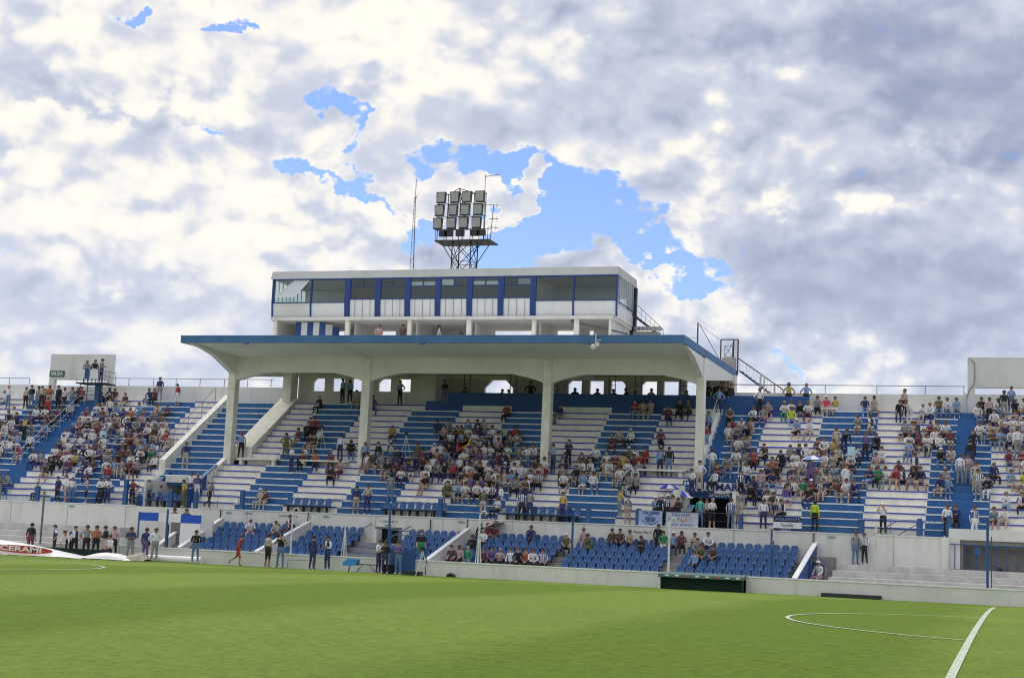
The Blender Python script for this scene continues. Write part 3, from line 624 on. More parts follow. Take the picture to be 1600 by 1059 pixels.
for q in range(13): k.tube((-16.5+q*.22, 93.6, 13.0-q*.16), (-16.5+q*.22, 93.6, 13.73-q*.152), .012, STEELW, 4)
sub(k, 'handrail', st)
k = MB(); k.box(-15.22, -15.1, 93.55, 93.65, 10.4, 12.85, STEELW); k.box(-14.98, -14.88, 93.55, 93.65, 10.4, 12.7, STEELW); sub(k, 'support_post', st)
k = MB()
for q in range(11): k.tube((-14.6+q*.14, 92.5, 11.2), (-14.6+q*.14, 92.5, 12.0), .012, STEEL, 4)
k.tube((-16.6, 92.5, 12.0), (-13.1, 92.5, 12.0), .015, STEEL); tag(k.build('railing'), 'close-set thin bars on the wall at the foot of the roof stair', 'railing')

# ================================================================ masts
ft = thing('floodlight_tower', 'steel floodlight tower with twelve lamps behind the press box', 'floodlight', (-39.7, 105, -.7))
k = MB(); cx, cy = -39.7, 105.6
L4 = [(-.75, -.75), (.75, -.75), (.75, .75), (-.75, .75)]
for a, b_ in L4: k.tube((cx+a, cy+b_, -.7), (cx+a, cy+b_, 24.0), .05, DARKST)
z = 0
while z < 23:
    for q in range(4):
        p, r = L4[q], L4[(q+1) % 4]
        k.tube((cx+p[0], cy+p[1], z), (cx+r[0], cy+r[1], z+1.5), .03, DARKST, 4); k.tube((cx+r[0], cy+r[1], z), (cx+p[0], cy+p[1], z+1.5), .03, DARKST, 4)
        k.tube((cx+p[0], cy+p[1], z), (cx+r[0], cy+r[1], z), .025, DARKST, 4)
    z += 1.5
for sx_ in (-1, 1):
    for yy in (-.75, .75): k.tube((cx+sx_*.75, cy+yy, 22.6), (cx+sx_*1.7, cy+yy, 24.05), .035, DARKST)
sub(k, 'lattice_mast', ft)
k = MB(); k.box(-41.8, -37.4, 104.6, 106.6, 24.0, 24.1, DARKST); sub(k, 'platform', ft)
k = MB()
for x in (-41.8, -41.1, -40.4, -39.7, -39.0, -38.3, -37.6): k.tube((x, 104.7, 24.1), (x, 104.7, 25.0), .025, DARKST)
k.tube((-41.8, 104.7, 24.9), (-37.4, 104.7, 24.9), .025, DARKST)
for x in (-41.35, -40.9, -40.0, -38.8, -38.3): k.box(x-.2, x+.45, 104.75, 105.0, 24.42, 24.85, DARKST)
sub(k, 'guard_rail', ft)
k = MB()
for x in (-41.8, -41.05, -40.05, -39.7, -38.95, -38.02): k.tube((x+.0, 105.05, 24.1), (x+.03, 105.05, 27.75), .035, DARKST)
for z in (24.95, 25.95, 26.95, 27.68): k.tube((-41.9, 105.05, z), (-37.95, 105.05, z), .03, DARKST)
k.path([(-40.9, 105.05, 27.7), (-40.2, 105.05, 28.15), (-38.8, 105.05, 27.7)], .03, DARKST); k.tube((-40.2, 105.05, 28.15), (-39.3, 105.05, 25), .03, DARKST); k.tube((-40.1, 105.05, 28.15), (-39.7, 105.05, 26), .03, DARKST)
sub(k, 'lamp_rack', ft)
for r in range(3):
    for c in range(4):
        x = -41.52+c*1.04+(r-2)*.09*1+(.06 if c == 1 else 0); z = 25.42+r*1.0
        lm = MB(); lm.prism([(x-.34, z-.43), (x+.34, z-.43), (x+.38, z+.42), (x-.38, z+.42)], 'y', 104.72, 104.98, DARKST)
        L = sub(lm, 'floodlight', ft); q = MB(); q.box(x-.31, x+.31, 104.69, 104.718, z-.36, z+.35, LAMPG); q = q.build('lens', L)
an = thing('yagi_antenna', 'thin mast with television antennas on the right of the floodlights', 'antenna', (-37.8, 105, 24))
k = MB(); k.tube((-38.0, 104.9, 24.1), (-38.07, 104.9, 29.1), .025, DARKST); k.tube((-38.07, 104.9, 28.95), (-36.9, 104.9, 29.1), .02, DARKST)
for q in range(7): k.tube((-37.95+q*.17, 104.7, 28.98), (-37.95+q*.17, 105.1, 28.98), .01, DARKST, 4)
sub(k, 'tall_mast', an)
k = MB(); k.tube((-37.45, 104.9, 24.1), (-37.3, 104.9, 26.75), .03, DARKST)
for z in (26.75, 25.7, 25.05): k.tube((-37.6, 104.9, z), (-36.85, 104.9, z-.05), .025, DARKST); k.tube((-37.05, 104.9, z-.25), (-37.05, 104.9, z+.2), .012, DARKST)
k.tube((-38.0, 104.9, 26.75), (-37.3, 104.9, 26.75), .02, DARKST); sub(k, 'short_mast', an)
k = MB(); zz = 19.1
for a in ((0, 0), (.3, 0), (.15, .26)): k.tube((-38.85+a[0], 93+a[1], 19.1), (-38.78+a[0]*.25, 93+a[1]*.25, 24.6), .016, DARKST, 4)
while zz < 24.3:
    f_ = (zz-19.1)/5.5; w = .3*(1-f_*.75); x0 = -38.85+.07*f_; k.tube((x0, 93, zz), (x0+w, 93, zz+.28), .01, DARKST, 4); k.tube((x0+w, 93, zz+.28), (x0, 93, zz+.56), .01, DARKST, 4); zz += .56
k.tube((-38.72, 93, 24.5), (-38.72, 93, 25.9), .02, DARKST); k.tube((-38.72, 93, 24.4), (-38.6, 93, 24.75), .02, DARKST)
tag(k.build('radio_mast'), 'slender lattice radio mast standing on the press box roof', 'antenna')

# ================================================================ lower stand
SR = [(80.0, 1.42), (79.1, 1.11), (78.2, .80), (77.3, .49), (76.4, .18)]      # back edge line and floor level of each seat row
ls = thing('lower_terrace', 'low concrete steps carrying the blue seats behind the pitch wall', 'terrace', (-25, 76, 0))
def low_steps(x0, x1, m, name):
    k = MB()
    for i, (y, z) in enumerate(SR):
        k.box(x0, x1, y-.9 if i < 4 else 75.4, y, -.8, z, m)
    k.box(x0, x1, 72.3, 75.4, -.8, .04, m)
    sub(k, name, ls)
low_steps(-46.1, -9.9, CONC, 'seat_steps')
k = MB()
for i, (y, z) in enumerate([(80.0, 1.42), (78.9, 1.11), (77.4, .80), (75.6, .5)]):
    yb = [78.9, 77.4, 75.6, 72.3][i]; k.box(-8.75, 25, yb, y, -.8, z, STEPW)
k.box(-9.85, -8.76, 72.3, 80., -.8, .3, STEPW)
sub(k, 'open_steps', ls)
sub(MB().box(-9.75, -8.85, 79.94, 79.99, .31, 1.75, CONC), 'opening_shade_panel', ls)  # grey panel against the wall, standing in for a shaded opening
k = MB()
for i, (y, z) in enumerate([(80.0, 1.62), (78.6, 1.2), (76.6, .9), (74.6, .62)]):
    yb = [78.6, 76.6, 74.6, 72.3][i]; k.box(-90, -50.5, yb, y, -.8, z, STEPW)
sub(k, 'left_steps', ls)
def divider(xx, label, y0=73.7, m2=None, w=.14, zb=.66):
    k = MB(); k.prism([(y0, -.5), (80.0, -.5), (80.0, 2.42), (y0, zb)], 'x', xx-w/2, xx+w/2, m2 or WALLW)
    th = tag(k.build('divider_wall'), label, 'wall', 'sloping walls dividing the lower seats')
    MB().prism([(y0-.02, zb+.003), (80.0, 2.423), (80.0, 2.49), (y0-.02, zb+.07)], 'x', xx-w/2-.05, xx+w/2+.05, EDGEW).build('coping', th)
divider(-46.25, 'sloping white wall at the far left end of the blue seats', 75.8)
divider(-44.53, 'sloping white wall immediately left of the leftmost seat block', 75.4)
divider(-38.85, 'sloping white wall between the two left seat blocks')
divider(-29.05, 'sloping white wall right of the dark doorway and its seats', 73.9)
divider(-9.93, 'sloping wall with blue right face at the right end of the seats', 72.4, BLUEW)
k = MB(); k.box(-46.2, 25, 72.0, 72.25, -.9, .64, WALLW); fwl = tag(k.build('pitch_wall'), 'low white wall running along the far touchline', 'wall')
MB().box(-46.2, 25, 71.97, 72.28, .643, .70, EDGEW).build('coping', fwl)
k = MB(); k.box(-90, -50.6, 72.0, 72.25, -.9, .55, WALLW); k.box(-46.9, -46.25, 72.0, 72.25, -.9, .8, WALLW); k.box(-46.9, -46.5, 72.25, 77.6, -.9, 1.1, WALLW)
tag(k.build('pitch_wall'), 'low pale wall behind the people at the left touchline', 'wall')
k = MB(); k.tube((-44.6, 71.6, .1), (-40.9, 71.6, .1), .2, VINW, 12); tag(k.build('white_roller'), 'long white cylinder lying at the foot of the wall behind the man in black', 'roller')
# doorway in the parapet
dw = thing('doorway', 'dark doorway with grey frame in the white wall behind the seats', 'door', (-33.85, 80, 1))
k = MB(); k.box(-34.65, -34.5, 79.95, 80.22, .5, 2.33, STEEL); k.box(-33.2, -33.05, 79.95, 80.22, .5, 2.33, STEEL); k.box(-34.5, -33.2, 79.95, 80.22, 2.23, 2.33, STEEL); sub(k, 'frame', dw)
k = MB(); k.box(-34.5, -33.2, 80.21, 80.25, .5, 2.23, DARK); sub(k, 'doorway_shade_sheet', dw)  # dark sheet closing the doorway, shade put into its colour
k = MB(); k.box(-34.45, -34.25, 79.2, 79.98, 1.43, 2.2, STEELW); sub(k, 'door_leaf', dw)
for (xa, ya, za, xb, yb, zb, lb) in ((-35.8, 78.6, 1.6, -34.9, 79.95, 2.5, 'sloping handrail left of the dark doorway'), (-33.4, 78.6, 1.6, -32.5, 79.95, 2.45, 'sloping handrail right of the dark doorway')):
    th = thing('handrail', lb, 'railing', (xa, ya, .8)); sub(MB().tube((xa, ya, za), (xb, yb, zb), .03, STEEL), 'rail', th)
    sub(MB().tube((xa, ya, .8), (xa, ya, za), .025, STEEL), 'post', th); sub(MB().tube(((xa+xb)/2, (ya+yb)/2, 1.1), ((xa+xb)/2, (ya+yb)/2, (za+zb)/2), .025, STEEL), 'post', th)
k = MB()
for q, (y, z) in enumerate(SR[1:]): k.box(-35.6, -32.6, y-.9, y-.02, z+.004, z+.03, BLUE)
tag(k.build('painted_stair'), 'blue painted steps leading down from the dark doorway', 'stair')

# ---- seats
def seat_mesh():
    k = MB(); w = .2
    # pan: shallow bucket; back: rounded shell with a painted reflection spot
    pan = [(-w, -.38, .40), (-.1, -.42, .43), (.1, -.42, .43), (w, -.38, .40)]
    rows = [[(-.19, -.40, .41), (-.07, -.43, .405), (.07, -.43, .405), (.19, -.40, .41)], [(-.21, -.25, .43), (-.07, -.25, .385), (.07, -.25, .385), (.21, -.25, .43)],
            [(-.21, -.06, .46), (-.07, -.03, .40), (.07, -.03, .40), (.21, -.06, .46)], [(-.20, .0, .62), (-.07, .05, .60), (.07, .05, .60), (.20, .0, .62)],
            [(-.17, .03, .76), (-.06, .08, .77), (.06, .08, .77), (.17, .03, .76)], [(-.10, .05, .83), (-.05, .09, .845), (.05, .09, .845), (.10, .05, .83)]]
    for a, b_ in zip(rows, rows[1:]):
        for q in range(3): k.face([a[q], a[q+1], b_[q+1], b_[q]], SEATB)
    k.box(-.04, .04, .060, .078, .64, .705, EDGEW)  # small white block painted as a reflection on the backrest
    k.box(-.03, .03, -.3, -.05, 0, .40, DARKST)
    o = k.build('plastic_seat'); md = o.modifiers.new('t', 'SOLIDIFY'); md.thickness = .02
    dg = bpy.context.evaluated_depsgraph_get(); me = bpy.data.meshes.new_from_object(o.evaluated_get(dg)); bpy.data.objects.remove(o)
    me.name = 'plastic_seat'; return me
SEAT = seat_mesh()
k = MB()
rowname = ['back', 'second', 'middle', 'fourth', 'front']
secs = [('leftmost seat block', [(-44.1, -39.3)], 10), ('seat block left of the doorway', [(-38.35, -35.4)], 6), ('seat block right of the doorway', [(-32.3, -29.4)], 6),
        ('long right seat block', [(-28.3, -23.5), (-22.3, -17.3), (-16.2, -10.5)], 0)]
seatlist = []
for nm, spans, _ in secs:
    for r, (y, z) in enumerate(SR):
        n = 0
        for (a, b_) in spans:
            sh = 0
            if nm == 'leftmost seat block': a_, b2 = a-.0, b_
            x = a
            while x < b_+.01:
                n += 1; seatlist.append((x+random.uniform(-.015, .015), y-.12 if r else y-.25, z, nm, r, n)); x += .478
seatlist.sort(key=lambda s_: (s_[4] == 4 and s_[0] < -30, -s_[0]))
benches = [(-40.9, -37.9, 'left'), (-34.7, -30.9, 'middle'), (-27.3, -23.0, 'right'), (-50.2, -47.8, 'far left')]
nb = 0
BSEATS = []
for a, b_, nm in benches:
    x = a+.25; n = 0
    while x < b_: n += 1; BSEATS.append((x, 80.95, 2.95, nm, n)); x += .5
budget = 298-len(BSEATS)
for s_ in seatlist[:budget]:
    x, y, z, nm, r, n = s_
    o = bpy.data.objects.new('plastic_seat', SEAT); COL.objects.link(o); o.location = (x, y, z); o.rotation_euler.z = random.uniform(-.03, .03)
    tag(o, '%s blue plastic seat from the left, %s row, %s' % (nth(n), rowname[r], nm), 'seat', 'blue plastic seats of the lower stand')
import numpy as np
def merge_mesh(name, items):      # items: (mesh, matrix)
    vs, fs, ms, mats_ = [], [], [], []
    for me, mx in items:
        b = len(vs); base = {}
        for q, m in enumerate(me.materials):
            if m not in mats_: mats_.append(m)
            base[q] = mats_.index(m)
        vs += [tuple(mx @ v.co) for v in me.vertices]
        for p in me.polygons: fs.append(tuple(b+i for i in p.vertices)); ms.append(base[p.material_index])
    me = bpy.data.meshes.new(name); me.from_pydata(vs, [], fs)
    for m in mats_: me.materials.append(m)
    me.polygons.foreach_set('material_index', ms); o = bpy.data.objects.new(name, me); COL.objects.link(o); return o
rest = seatlist[budget:]
if rest:
    o = merge_mesh('plastic_seats', [(SEAT, Matrix.Translation((s_[0], s_[1], s_[2]))) for s_ in rest])
    o['kind'] = 'stuff'; tag(o, 'blue plastic seats low down just behind the white pitch wall', 'seats')
for x, y, z, nm, n in BSEATS:
    o = bpy.data.objects.new('plastic_seat', SEAT); COL.objects.link(o); o.location = (x, y, z+.02)
    tag(o, '%s seat from the left on the %s walkway seat frame' % (nth(n), nm), 'seat', 'blue plastic seats of the lower stand')
for a, b_, nm in benches:
    th = thing('bench_frame', 'long grey steel frame under the %s row of walkway seats' % nm, 'bench', ((a+b_)/2, 80.8, 2.95), group='steel frames under the walkway seats')
    sub(MB().box(a, b_, 80.62, 80.68, 3.30, 3.36, DARKST), 'beam', th)
    x = a+.3
    while x < b_: sub(MB().box(x-.03, x+.03, 80.6, 80.66, 2.95, 3.3, DARKST), 'leg', th); x += .95
# landing benches on the cross aisle
for x0, x1, lb in ((-46.3, -43.6, 'white concrete bench slab on short legs beside the left pillar'), (-42.0, -38.9, 'white concrete bench slab left of the second roof pillar'), (-21.0, -17.9, 'white concrete bench slab left of the right roof pillar')):
    th = thing('concrete_bench', lb, 'bench', ((x0+x1)/2, 84.9, 5.84)); sub(MB().box(x0, x1, 84.55, 85.1, 6.16, 6.26, WHITE), 'slab', th)
    for x in (x0+.1, x1-.35): sub(MB().box(x, x+.2, 84.65, 85.0, 5.845, 6.16, WHITE), 'leg', th)

# ---- rails and posts on the walkway
for x, h, lb in ((-57.75, 1.0, 'far left'), (-51.45, 1.6, 'left of the left tunnel'), (-48.3, 1.1, 'in front of the left tunnel'), (-46.6, 1.0, 'right of the left tunnel'), (-43.5, 1.15, 'below the left pillar'), (-30.95, 1.1, 'below the middle of the roof'),
                 (-22.25, 1.0, 'below the right half of the roof'), (-19.45, .95, 'left of the pale blue banner'), (-13.9, .85, 'right of the right tunnel'), (-7.65, .8, 'left of the empty white steps'), (-4.75, .95, 'right of the empty white steps'), (-3.3, 1.15, 'beside the gate enclosure')):
    tag(MB().box(x-.12, x+.12, 80.3, 80.52, 2.95, 2.95+h, STEELB).build('blue_post', bevel=.015), 'stout blue post on the walkway edge, '+lb, 'post', 'blue posts on the walkway edge')
def wrail(x0, x1, lb, m=STEELB, h=.85, n=None, mid=1):
    n = n or max(2, int((x1-x0)/1.9)); return rail('railing', lb, x0, x1, 80.3, 2.95, h, [x0+(x1-x0)*q/n for q in range(n+1)], m, mid, .018, grp='railings along the walkway edge')
wrail(-72, -57.9, 'thin blue railing at the far left of the walkway'); wrail(-57.6, -51.6, 'thin blue railing in front of the left crowd')
wrail(-51.3, -48.4, 'thin blue railing in front of the left tunnel'); wrail(-46.4, -43.7, 'thin blue railing below the left roof pillar'); wrail(-40.9, -31.1, 'thin blue railing in front of the left walkway seats')
wrail(-30.8, -22.4, 'thin blue railing in front of the middle walkway seats'); wrail(-22.1, -19.6, 'thin blue railing left of the pale blue banner')
wrail(-19.3, -14.1, 'thin dark railing carrying the banners by the tunnel', DARKST); wrail(-13.8, -7.8, 'thin railing in front of the right crowd', DARKST); wrail(-7.5, -4.9, 'thin railing in front of the empty white steps')
wrail(-4.6, -3.45, 'short railing left of the gate enclosure')
for x0, s_ in ((-7.1, 'left'), (-5.9, 'right')):
    tag(MB().tube((x0, 80.4, 2.96), (x0+1.2, 80.9, 3.75), .022, DARKST).build('brace_bar'), 'slanting brace bar, %s one of two by the empty white steps' % s_, 'bar', 'slanting brace bars')
# stair handrails
def hand(name, lb, x, i0, i1, h=.85, m=STEEL, n=5, grp=None):
    th = thing(name, lb, 'railing', (x, RY(i1), RZ(i1)), group=grp); a = (x, RY(i0), RZ(i0)+h); b_ = (x, RY(i1), RZ(i1)+h)
    sub(MB().tube(a, b_, .02, m), 'rail', th)
    sub(MB().tube((x, RY(i0), RZ(i0)+h*.5), (x, RY(i1), RZ(i1)+h*.5), .014, m), 'rail', th)
    for q in range(n+1):
        i = i0+(i1-i0)*q/n; sub(MB().tube((x, RY(i)+.05, RZ(i)-.05), (x, RY(i)+.05, RZ(i)+h), .02, m), 'post', th)
hand('handrail', 'pale handrail following the blue stair right of the roof', -17.3, 0, 10, m=STEELW)
hand('handrail', 'pale handrail up the blue aisle in the left crowd', -61.9, 1, 12, 1., CLOTHL)
hand('handrail', 'dark handrail on the white sloping wall left of the blue steps', -51.6, 1, 12, 1.3, n=4)
hand('handrail', 'low white handrail above the left tunnel', -50.9, 13, 16, .6, STEELW, 2)
# left viewing tower
tw = thing('viewing_platform', 'small steel lookout platform on a blue post above the left crowd', 'platform', (-61, 90.5, 10.3))
sub(MB().box(-60.9, -60.55, 90.3, 90.6, 9.9, 11.5, STEELB), 'blue_post', tw)
sub(MB().box(-62.15, -59.8, 89.8, 91.2, 11.38, 11.46, DARKST), 'platform_deck', tw)
k = MB()
for x in (-62.1, -61.5, -60.9, -60.4, -59.85):
    for y in (89.85, 91.15): k.tube((x, y, 11.4), (x, y, 11.9 if x < -60.9 else 12.25), .02, STEEL)
for z in (11.9,): k.path([(-62.1, 91.15, z), (-62.1, 89.85, z), (-59.85, 89.85, z), (-59.85, 91.15, z)], .02, STEEL)
k.path([(-60.4, 89.85, 12.25), (-59.85, 89.85, 12.25), (-59.85, 91.15, 12.25)], .02, STEEL); sub(k, 'guard_rail', tw)
k = MB()
for x in (-61.9, -61.3, -60.1): k.tube((x, 90, 10.0), (x, 90, 11.4), .03, RUST)
for z in (10.6, 10.9): k.tube((-61.9, 90, z), (-60.1, 90, z), .015, DARKST)
sub(k, 'support_frame', tw)
fl = MB()
for q in range(8):
    x0 = -62.1+q*.21; fl.face([(x0, 89.8-.03*(q % 2), 11.72), (x0+.21, 89.8-.03*((q+1) % 2), 11.72), (x0+.21, 89.8-.03*((q+1) % 2), 12.35), (x0, 89.8-.03*(q % 2), 12.35)], CLOTHW if q not in (3, 4) else CLOTHB)
fl = fl.build('supporters_flag'); tag(fl, 'white flag with blue stroke hung on the lookout platform', 'flag')
# ---- poles along the pitch wall
def pole(x, z0, z1, r, m, lb, hook=0, tri=0, lean=0.):
    k = MB(); y = 72.12; k.tube((x, y, z0), (x+lean, y, z1), r, m, 8)
    if hook: k.path([(x+lean, y, z1-.02), (x+lean+.12, y, z1+.16), (x+lean+.28, y, z1+.18), (x+lean+.36, y, z1+.02)], r*.7, m)
    if tri:
        k.tube((x-.14, y, z0), (x-.02, y, z1*.75), r*.6, m); k.tube((x+.14, y, z0), (x+.02, y, z1*.75), r*.6, m)
    return tag(k.build('pole'), lb, 'pole', 'poles along the pitch wall')
pole(-51.35, .5, 3.45, .055, STEEL, 'thin grey pole before the bare wall at the far left'); pole(-32.95, .7, 2.75, .04, STEELW, 'thin white pole standing before the seat block left of the doorway', tri=1)
pole(-25.6, .7, 3.1, .05, STEELW, 'white triple pole in front of the long seat block', hook=1, tri=1); pole(-36.0, .7, 2.9, .045, STEELW, 'white pole with curved tip behind the two cameramen', hook=1)
pole(-30.5, .5, 3.2, .06, STEELB, 'blue pole with curved tip beside the dark doorway', hook=1); pole(-20.75, .7, 3.05, .06, STEELB, 'blue green pole near the couple in the long seat block', hook=1)
pole(-15.9, .7, 3.1, .055, STEELW, 'white pole with curved tip at the left end of the dugout', hook=1); pole(-11.0, .7, 2.95, .05, STEELB, 'blue pole before the right end of the seats')
pole(-10.9, .7, 2.4, .035, STEELB, 'short thin blue pole right beside a taller one'); pole(-6.2, .3, 3.3, .04, STEELW, 'thin white pole before the empty white steps')
pole(-1.29, .7, 3.75, .06, STEELB, 'thick blue pole in front of the gate enclosure', hook=1); pole(-1.12, .7, 3.0, .025, STEELB, 'thin light blue rod just right of the thick blue pole')
pole(-43.45, .6, 2.75, .06, STEELB, 'blue pole at the right end of the blue and white board')
for x, lb in ((-44.6, 'small dark post on the white wall above the leftmost sloping wall'), (-38.9, 'small dark post on the white wall above the second sloping wall'), (-29.1, 'small dark post above the sloping wall right of the doorway'), (-10.0, 'small dark post above the blue faced sloping wall'), (-31.3, 'dark post standing among the seats right of the doorway')):
    tag(MB().tube((x, 79.9, 2.3 if x != -31.3 else 1.4), (x, 79.9, 2.95 if x != -31.3 else 2.85), .035, DARKST).build('post'), lb, 'post', 'small dark posts')
# ---- gate enclosure at right
ge = thing('gate_enclosure', 'recess under a white ledge closed by a blue barred gate, right edge', 'gate', (0, 80, 1.4))
k = MB(); k.box(-3.3, 25, 80.0, 80.6, 2.9, 3.45, WALLW); k.box(-3.3, -2.75, 80.0, 80.3, -.8, 2.9, WALLW); sub(k, 'ledge', ge)
k = MB(); k.box(-2.7, 25, 81.2, 81.35, 1.3, 2.9, CONC); k.box(-2.75, -2.6, 80.3, 81.2, 1.3, 2.9, CONC); sub(k, 'recess_wall', ge)
k = MB(); k.box(-3.25, 25, 79.85, 79.9, 1.38, 1.44, STEELB); k.box(-3.25, 25, 79.85, 79.9, 2.64, 2.69, STEELB)
x = -3.0
while x < 6: k.tube((x, 79.87, 1.4), (x, 79.87, 2.66), .025, STEELB); x += .5
sub(k, 'barred_gate', ge)
bl = MB(); bl.tube((-1.9, 79.8, 2.35), (-1.9, 79.84, 2.35), .19, STEELB, 16); bl.tube((-1.95, 79.87, 1.4), (-1.95, 79.87, 2.3), .02, STEELB); bl.tube((-1.85, 79.87, 2.1), (-1.4, 79.87, 1.45), .02, STEELB)
tag(bl.build('round_disc'), 'round blue disc fixed to the barred gate', 'disc')
bg_ = MB(); bg_.tube((-.95, 79.7, 1.52), (-.7, 79.7, 1.50), .09, BLACK, 8, .05); tag(bg_.build('dark_bag'), 'small dark bag left at the foot of the gate', 'bag')
pb_ = MB(); pb_.tube((-3.45, 79.9, -.2), (-3.45, 79.9, 3.0), .2, WALLW, 12); tag(pb_.build('round_pier'), 'rounded white pier left of the barred gate', 'pier')
# ---- signboard frame at left
sf = thing('tunnel_board', 'blue white and blue board over the players tunnel on the left', 'board', (-46.5, 76.5, 0))
def B(px): return px
X0, X1 = -47.9, -43.9
k = MB(); w3 = (X1-X0)/3
sub(MB().box(X0, X0+w3-.08, 76.45, 76.5, 2.10, 2.57, SIGNB), 'blue_panel', sf); sub(MB().box(X0+2*w3+.04, X1, 76.45, 76.5, 2.05, 2.52, SIGNB), 'blue_panel', sf)
k = MB(); sub(MB().box(X0+w3-.075, X0+2*w3+.035, 76.45, 76.5, 2.07, 2.57, PANEL), 'white_panel', sf); sub(MB().box(X0+2*w3+.04, X1, 76.46, 76.52, .8, 2.045, PANEL), 'white_panel', sf)
sub(MB().box(X0-.05, X0+.0, 76.42, 76.52, 0, 2.57, STEELB), 'post', sf); sub(MB().box(X0+1.9, X0+1.96, 76.42, 76.52, 0, 1.95, DARKST), 'post', sf)
k = MB(); k.box(X0+.3, X1, 77.8, 77.95, -.5, 2.2, WALLW); k.box(X1-.9, X1-.2, 76.6, 77.8, -.5, 1.0, WALLW); sub(k, 'rear_wall', sf)
sub(MB().box(X0+1.35, X0+2.65, 77.72, 77.79, .6, 2.1, mat('painted_passage_shade', (.22, .22, .21), .9, var=.3, scale=2)), 'passage_shade_panel', sf)  # flat grey panel, the shade of the recess put into its colour
# ---- dugout, gutters
dg_ = thing('dugout', 'low dark dugout with teal canopy below the seats', 'dugout', (-14.1, 71.3, 0))
k = MB(); k.prism([(71.0, .50), (71.97, .70), (71.97, .74), (71.0, .64)], 'x', -16.15, -12.1, TEAL); sub(k, 'canopy', dg_)
k = MB(); k.box(-16.02, -12.12, 71.3, 71.9, -.08, .55, DKGREEN); sub(k, 'net_front', dg_)
k = MB(); k.box(-16.14, -16.05, 71.05, 71.9, -.1, .55, STEELW); k.box(-12.2, -12.12, 71.05, 71.9, -.1, .5, DKGREEN); sub(k, 'end_panel', dg_)
k = MB()
for q in range(8): k.tube((-15.8+q*.48, 70.99, .575), (-15.62+q*.48, 70.99, .575), .03, PANEL if q not in (2, 5) else VINR, 6)
sub(k, 'canopy_badge', dg_)
tag(MB().box(-8.6, -5.9, 71.6, 71.98, -.1, .12, DARKST).build('drain_cover'), 'flat dark drain cover at the foot of the wall on the right', 'cover')
tag(MB().tube((-26.9, 71.7, -.08), (-26.9, 71.95, -.08), .22, BLACK, 16).build('half_tyre'), 'black half tyre at the foot of the wall beneath the seats', 'tyre')
k = MB(); k.box(-14.75, -14.4, 75.9, 75.92, .5, .66, PANEL)
# ---- collapsed inflatable tunnel at left
def hump(x0, x1, y0, y1, h, name, lb, m, n=26, seed=0, skew=0.):
    rnd = random.Random(seed); k = MB(); P_ = []
    for i in range(n+1):
        r = []
        for j in range(9):
            u = i/n; v = j/8; zz = h(u)*math.sin(math.pi*min(max(v, 0), 1))**.6+rnd.uniform(-.01, .02); r.append((x0+(x1-x0)*u+skew*v, y0+(y1-y0)*v, max(-.05, zz-.03)))
        P_.append(r)
    for i in range(n):
        for j in range(8): k.face([P_[i][j], P_[i+1][j], P_[i+1][j+1], P_[i][j+1]], m)
    o = k.build(name, smooth_=True); return tag(o, lb, 'tarpaulin')
tp = hump(-56, -46.5, 68.9, 70.6, lambda u: .72 if u < .42 else max(.02, .72*(1-((u-.42)/.58)**1.3)), 'collapsed_inflatable', 'white collapsed inflatable with red oval and white lettering lying at the left', VINW)
k = MB(); n = 30; c_ = [(-50.2+2.0*math.cos(2*math.pi*q/n), 68.86, .29+.20*math.sin(2*math.pi*q/n)-.045*math.cos(2*math.pi*q/n)) for q in range(n)]
k.face(c_, VINR); k2 = k.build('red_oval', tp)
k = MB(); c_ = [(-50.1+1.85*math.cos(2*math.pi*q/n), 68.855, .26+.185*math.sin(2*math.pi*q/n)-.04*math.cos(2*math.pi*q/n)) for q in range(n)]
text('CERAMI', 'lettering', tp, .36, -50.2, 68.85, .29, WHITET, ry=R_(1.6), sx=2.1, bold=.012)
hump(-47.0, -43.9, 69.5, 70.5, lambda u: .30*math.sin(math.pi*u)**.8+.04, 'white_sheet', 'crumpled white sheet on the grass between the people at the left', VINW, 16, 3)
hump(-45.2, -43.2, 69.6, 70.6, lambda u: .05+.55*u**1.2 if u < .8 else max(.1, .5-(u-.8)*2), 'canvas_heap', 'beige canvas sheet being gathered up beside the plaid trousers', mat('beige_canvas', (.45, .40, .32), .8, var=.4, scale=3), 14, 5)
tag(MB().box(-54.5, -46.6, 70.9, 71.1, -.05, .42, DKGREEN).build('low_fence_cloth'), 'dark green cloth fence low behind the white inflatable', 'fence')
# ---- small gear at the touchline
tb = thing('trolley_bench', 'blue seat shell on a long grey folding bench at the touchline', 'bench', (-31.6, 71, 0))
k = MB(); k.prism([(-32.35, .25), (-31.65, .30), (-31.6, .60), (-32.1, .62), (-32.4, .42)], 'y', 70.8, 71.2, mat('light_blue_plastic', (.03, .22, .55), .4)); sub(k, 'blue_shell', tb)
k = MB(); k.box(-31.65, -30.55, 70.8, 71.2, .34, .38, DARKST); sub(k, 'table_top', tb)
k = MB(); k.tube((-31.6, 70.85, 0), (-31.3, 70.85, .35), .02, DARKST); k.tube((-30.6, 70.85, .02), (-30.95, 70.85, .35), .02, DARKST); k.tube((-32.1, 70.9, -.05), (-32.0, 70.9, .3), .03, DARKST); sub(k, 'leg', tb)
hr = thing('low_hurdle', 'thin metal hurdle frame on the grass beside the two men in navy', 'hurdle', (-34.9, 71.3, 0))
sub(MB().path([(-35.7, 71.3, 0), (-35.7, 71.3, .4), (-34.3, 71.3, .42), (-34.3, 71.3, 0)], .018, STEEL), 'frame', hr)
